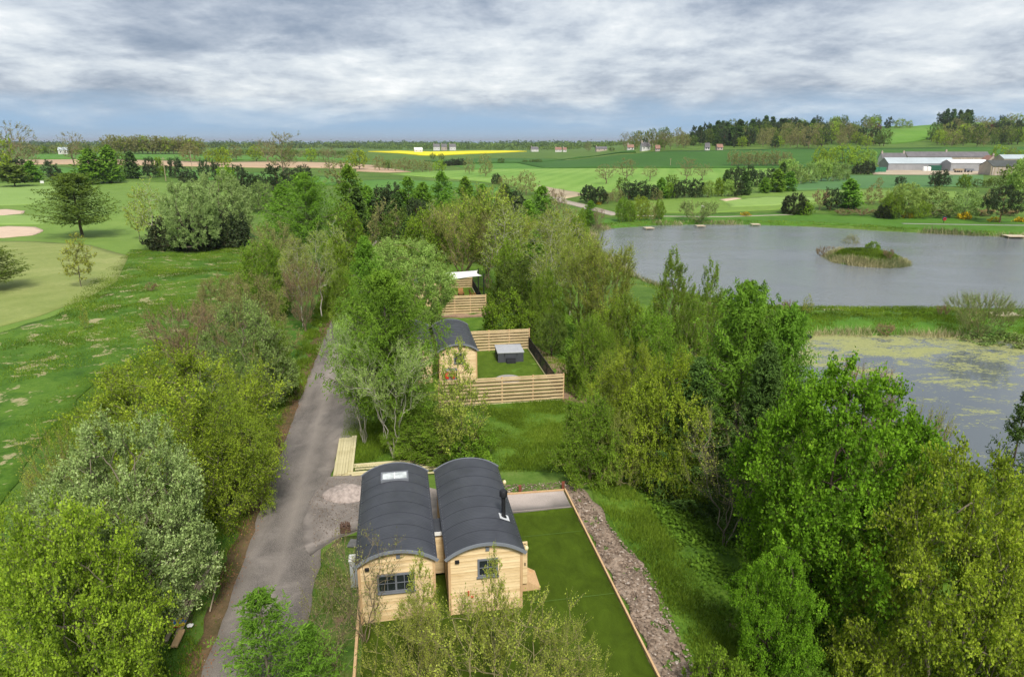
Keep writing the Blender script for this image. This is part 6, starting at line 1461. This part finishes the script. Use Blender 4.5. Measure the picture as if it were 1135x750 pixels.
T('budtree', 520, 173, 193, 14, 'pale budding tree, left of two alone in the light field'); T('budtree', 538, 170, 196, 18, 'pale budding tree, right of two alone in the light field'); T('oak', 480, 169.5, 177, 8, 'dark tree in front of the yellow field'); T('oak', 489, 170, 178, 8, 'dark tree right of its twin before the yellow field')
T('hedge', 550, 192, 204, 12, 'dark round bush on the field track'); T('budding', 558, 194, 205, 12, 'brown bush beside the dark one on the field track'); T('budtree', 583, 189, 216, 26, 'tawny leafless tree above the belt of wood'); T('budding', 567, 195, 208, 12, 'tawny bush left of the tawny leafless tree')
# left background
LB = [('oaklime', -2, 148, 200, 36, 'fresh green tree at the frame edge behind the golf course'), ('bare', 8, 134, 192, 52, 'tall twiggy leafless tree at the frame edge behind the golf course'), ('bare', 26, 158, 196, 34, 'brown leafless tree beside the tall twiggy one'), ('pine', 18, 176, 199, 32, 'dark pine at the left of the fairway back row'), ('cedar', 14, 182, 207, 34, 'layered green conifer before the dark pine at the frame edge'), ('larch', 34, 178, 202, 22, 'green conifer right of the layered one'), ('pine', 56, 177, 200, 20, 'dark pine standing alone right of the white sign'), ('bare', 78, 146, 184, 28, 'leafless tree with forked crown rising above the sand field'),
      ('larch', 98, 165, 204, 34, 'tall green larch behind the layered conifer'), ('larch', 120, 161, 203, 26, 'tall light green larch right of its taller twin'), ('oak', 131, 166, 197, 20, 'olive broadleaf between the larch pair and the dark pine'), ('spruce', 145, 168, 198, 20, 'dark spruce behind the fairway'), ('pine', 165, 174, 197, 18, 'dark pine left of the pale utility pole'), ('hazel', 175, 174, 196, 14, 'lime-green tree directly left of the pale utility pole'), ('pine', 193, 174, 197, 20, 'dark pine right of the pale utility pole'), ('hedge', 208, 186, 202, 20, 'dark round bush right of the pole pines'),
      ('pine', 226, 176, 202, 14, 'narrow dark pine above the pale meadow willow'), ('pine', 238, 178, 200, 12, 'small dark pine right of the narrow one'), ('hazel', 250, 182, 212, 22, 'olive-yellow shrub tree behind the meadow group'), ('pine', 263, 182, 202, 18, 'dark pine above the olive-yellow shrub tree'), ('pine', 277, 192, 232, 40, 'large dark pine at the right of the meadow group'), ('pine', 306, 182, 218, 40, 'large dark pine under the tall leafless tree'), ('pine', 320, 186, 206, 20, 'dark pine touching the large one under the leafless tree'), ('pine', 336, 182, 206, 20, 'dark pine left of the tall lane larch'), ('greywillow', 290, 200, 235, 30, 'grey shrub between the two large dark pines'),
      ('bare', 312, 146, 198, 46, 'tall gaunt leafless tree standing above the pines'), ('bare', 296, 156, 180, 26, 'leafless tree behind the gaunt one'), ('bare', 364, 163, 190, 28, 'leafless tree right of the gaunt one, above the sand field'), ('budding', 375, 178, 205, 40, 'pale tawny shrub tree by the tall lane larch'),
      ('oaklime', 235, 164, 184, 18, 'lime-green oak, left of two close together'), ('oaklime', 247, 163, 184, 18, 'lime-green oak, right of two close together'), ('budtree', 261, 160.5, 178, 16, 'brown round tree right of the lime-green oak pair'), ('oaklime', 283, 160.5, 179, 20, 'lime-green oak under the left limbs of the gaunt tree'), ('oak', 320, 163, 180, 20, 'olive oak behind the gaunt tree'), ('oaklime', 344, 163.5, 180, 16, 'lime-green oak right of the gaunt tree'), ('oak', 248, 161, 176, 14, 'dark olive oak behind the lime-green pair'), ('budtree', 210, 158, 180, 24, 'brown budding tree at the right end of the skyline wood')]
for k, px, yt, yb, wp, lb in LB: T(k, px, yt, yb, wp, lb)
for i, px in enumerate(list(range(122, 218, 5))): T('budtree' if i % 5 != 3 else 'oaklime', px+rng.uniform(-1, 1), 148.5+rng.uniform(0, 3)+max(0, (px-185)*.08), 170.5, 22, ('brown leafless' if i % 5 != 3 else 'fresh green')+' tree in the skyline wood behind the golf course', 'skyline wood trees, '+('brown' if i % 5 != 3 else 'green'))
for i, px in enumerate(range(32, 124, 7)): T(('oak', 'budtree', 'oaklime')[i % 3], px, 161+rng.uniform(-1, 1.5), 171, 12, WORD[('oak', 'budtree', 'oaklime')[i % 3]]+' of the low far hedge left of the skyline wood', 'low far hedge trees, '+('olive', 'brown', 'lime')[i % 3])
for i, px in enumerate(range(218, 400, 9)): T(('oak', 'budtree', 'oak')[i % 3], px, 165.5+rng.uniform(-1, 1.5), 173, 13, WORD[('oak', 'budtree', 'oak')[i % 3]]+' of the far hedge behind the long ploughed strip', 'far hedge trees behind the ploughed strip, '+('olive', 'brown', 'olive')[i % 3])
# wooded hill
def hillwood(poly, n, kinds, hgt, label, minpx=3.3):
    P = np.array(poly, float); x0, y0 = P.min(0); x1, y1 = P.max(0); done = []; tries = 0
    while len(done) < n and tries < n*60:
        tries += 1
        q = (rng.uniform(x0, x1), rng.uniform(y0, y1))
        if sdf(np.array([q[0]]), np.array([q[1]]), P)[0] > 0: continue
        if any(abs(q[0]-a)*.9+abs(q[1]-b)*2.6 < minpx for a, b in done): continue
        done.append(q)
    for px, py in done:
        B = G(px, py)
        if math.hypot(B.x, B.y) > 1700: continue
        k = kinds[int(rng.integers(len(kinds)))]; hh = hgt*rng.uniform(.7, 1.45)
        lb = label if isinstance(label, str) else label
        put_tree(k, B.x, B.y, hh, hh*rng.uniform(.75, 1.05)*(.75 if k in ('pine', 'spruce') else 1), WORD[k]+' '+label, WORD[k]+' trees '+label, q=2)
hillwood([(755, 162), (800, 150), (850, 146), (905, 146), (905, 152), (850, 157), (820, 162)], 95, ['pine', 'spruce', 'pine', 'oak', 'spruce'], 13, 'in the dark half of the hill wood')
hillwood([(880, 147), (930, 146), (950, 150), (960, 160), (985, 162.5), (900, 164.5), (780, 164), (830, 158)], 105, ['oak', 'budtree', 'oaklime', 'budtree', 'pine', 'budtree', 'oak'], 12, 'in the mixed half of the hill wood')
hillwood([(1030, 158), (1050, 148), (1080, 143), (1135, 143), (1150, 160), (1100, 163), (1035, 162)], 85, ['oak', 'pine', 'oaklime', 'budtree', 'oak', 'pine', 'budtree'], 12, 'in the wood at the right end of the hill')
hillwood([(1025, 140), (1040, 136), (1078, 137), (1068, 141)], 16, ['pine', 'spruce', 'oak'], 14, 'in the dark clump on the very top of the hill', 3)
hillwood([(880, 143), (930, 139), (1000, 141), (985, 144.5), (930, 145)], 14, ['oak', 'budtree', 'oaklime', 'pine'], 11, 'along the skyline crest of the hill', 3.5)
hillwood([(690, 166.5), (705, 163), (760, 160), (770, 166), (700, 168)], 18, ['budtree', 'oak', 'bare', 'oak'], 12, 'in the low wood round the white house', 3.5)
T('copper', 973, 136, 148, 9, 'copper-red tree among the hill wood'); T('copper', 1099, 137, 152, 15, 'copper-red tree at the right end of the hill'); T('oaklime', 998, 131, 143, 14, 'broad pale tree on the hill crest left of the bright pasture'); T('oaklime', 1008, 133, 143, 9, 'small lime tree beside the broad pale one on the crest')
T('oaklime', 857, 141, 156, 12, 'single lime-green tree in the dark half of the hill wood')
T('budtree', 652, 157.5, 168, 9, 'brown round tree alone on the plain left of the low wood'); T('oak', 678, 163, 168, 8, 'dark round tree at the end of the long low grey house'); T('pine', 715, 153, 167, 9, 'dark pine above the white two-chimney house'); T('bare', 761, 148, 164, 9, 'leafless tree on the skyline left of the hill wood'); T('oak', 769, 150, 162, 10, 'round dark tree on the skyline at the hill wood end')
T('oak', 520, 158.5, 166, 9, 'big dark tree behind the yellow field village'); T('oak', 557, 160.5, 166, 6, 'small dark tree behind the right half of the yellow field')
# far woods that read as one mass
def farwood(pts, n, hgt, kinds, name='distant_woods'):
    V = Geo(); midx = []; A = []
    for i in range(n):
        f = rng.random()*(len(pts)-1); j = int(f); f -= j
        px = pts[j][0]*(1-f)+pts[j+1][0]*f; py = pts[j][1]*(1-f)+pts[j+1][1]*f+rng.normal(0, .25)
        a, b, c = ray(px, py); tt = H/(-c); x, y = a*tt, b*tt
        z = hz(x, y); hh = hgt*rng.uniform(.6, 1.3); m_ = 26
        cc = rng.normal(0, 1, (m_, 3))*np.array([hh*.45, hh*.45, hh*.24])+np.array([x, y, z+hh*.45])
        v, f_ = leaf_geo(cc, rng.normal(0, 1, (m_, 3)), np.full(m_, hh*.38), .9, rng, .5); V.add(v, f_, np.full(m_, rng.random())*.6+.4*rng.random(m_))
    Vx, Fx = V.get(); o = mesh_obj(name, raw_mesh(name, Vx, Fx, LM[kinds], False, np.concatenate(V.a))); tag(o, kind='stuff')
farwood([(-120, 161.5), (60, 160.8), (200, 161), (400, 160.6), (560, 161.2), (700, 161.5)], 700, 15, 'spruce')
farwood([(360, 163), (480, 163), (600, 163.2), (700, 163.8)], 500, 11, 'oak')
farwood([(400, 165), (470, 165.5), (520, 165.2), (600, 166), (700, 166.2)], 220, 7, 'oak')
farwood([(-120, 164.5), (60, 164), (200, 164.5), (400, 164)], 320, 12, 'oak')
farwood([(1120, 158), (1180, 158), (1300, 160)], 200, 12, 'oak')
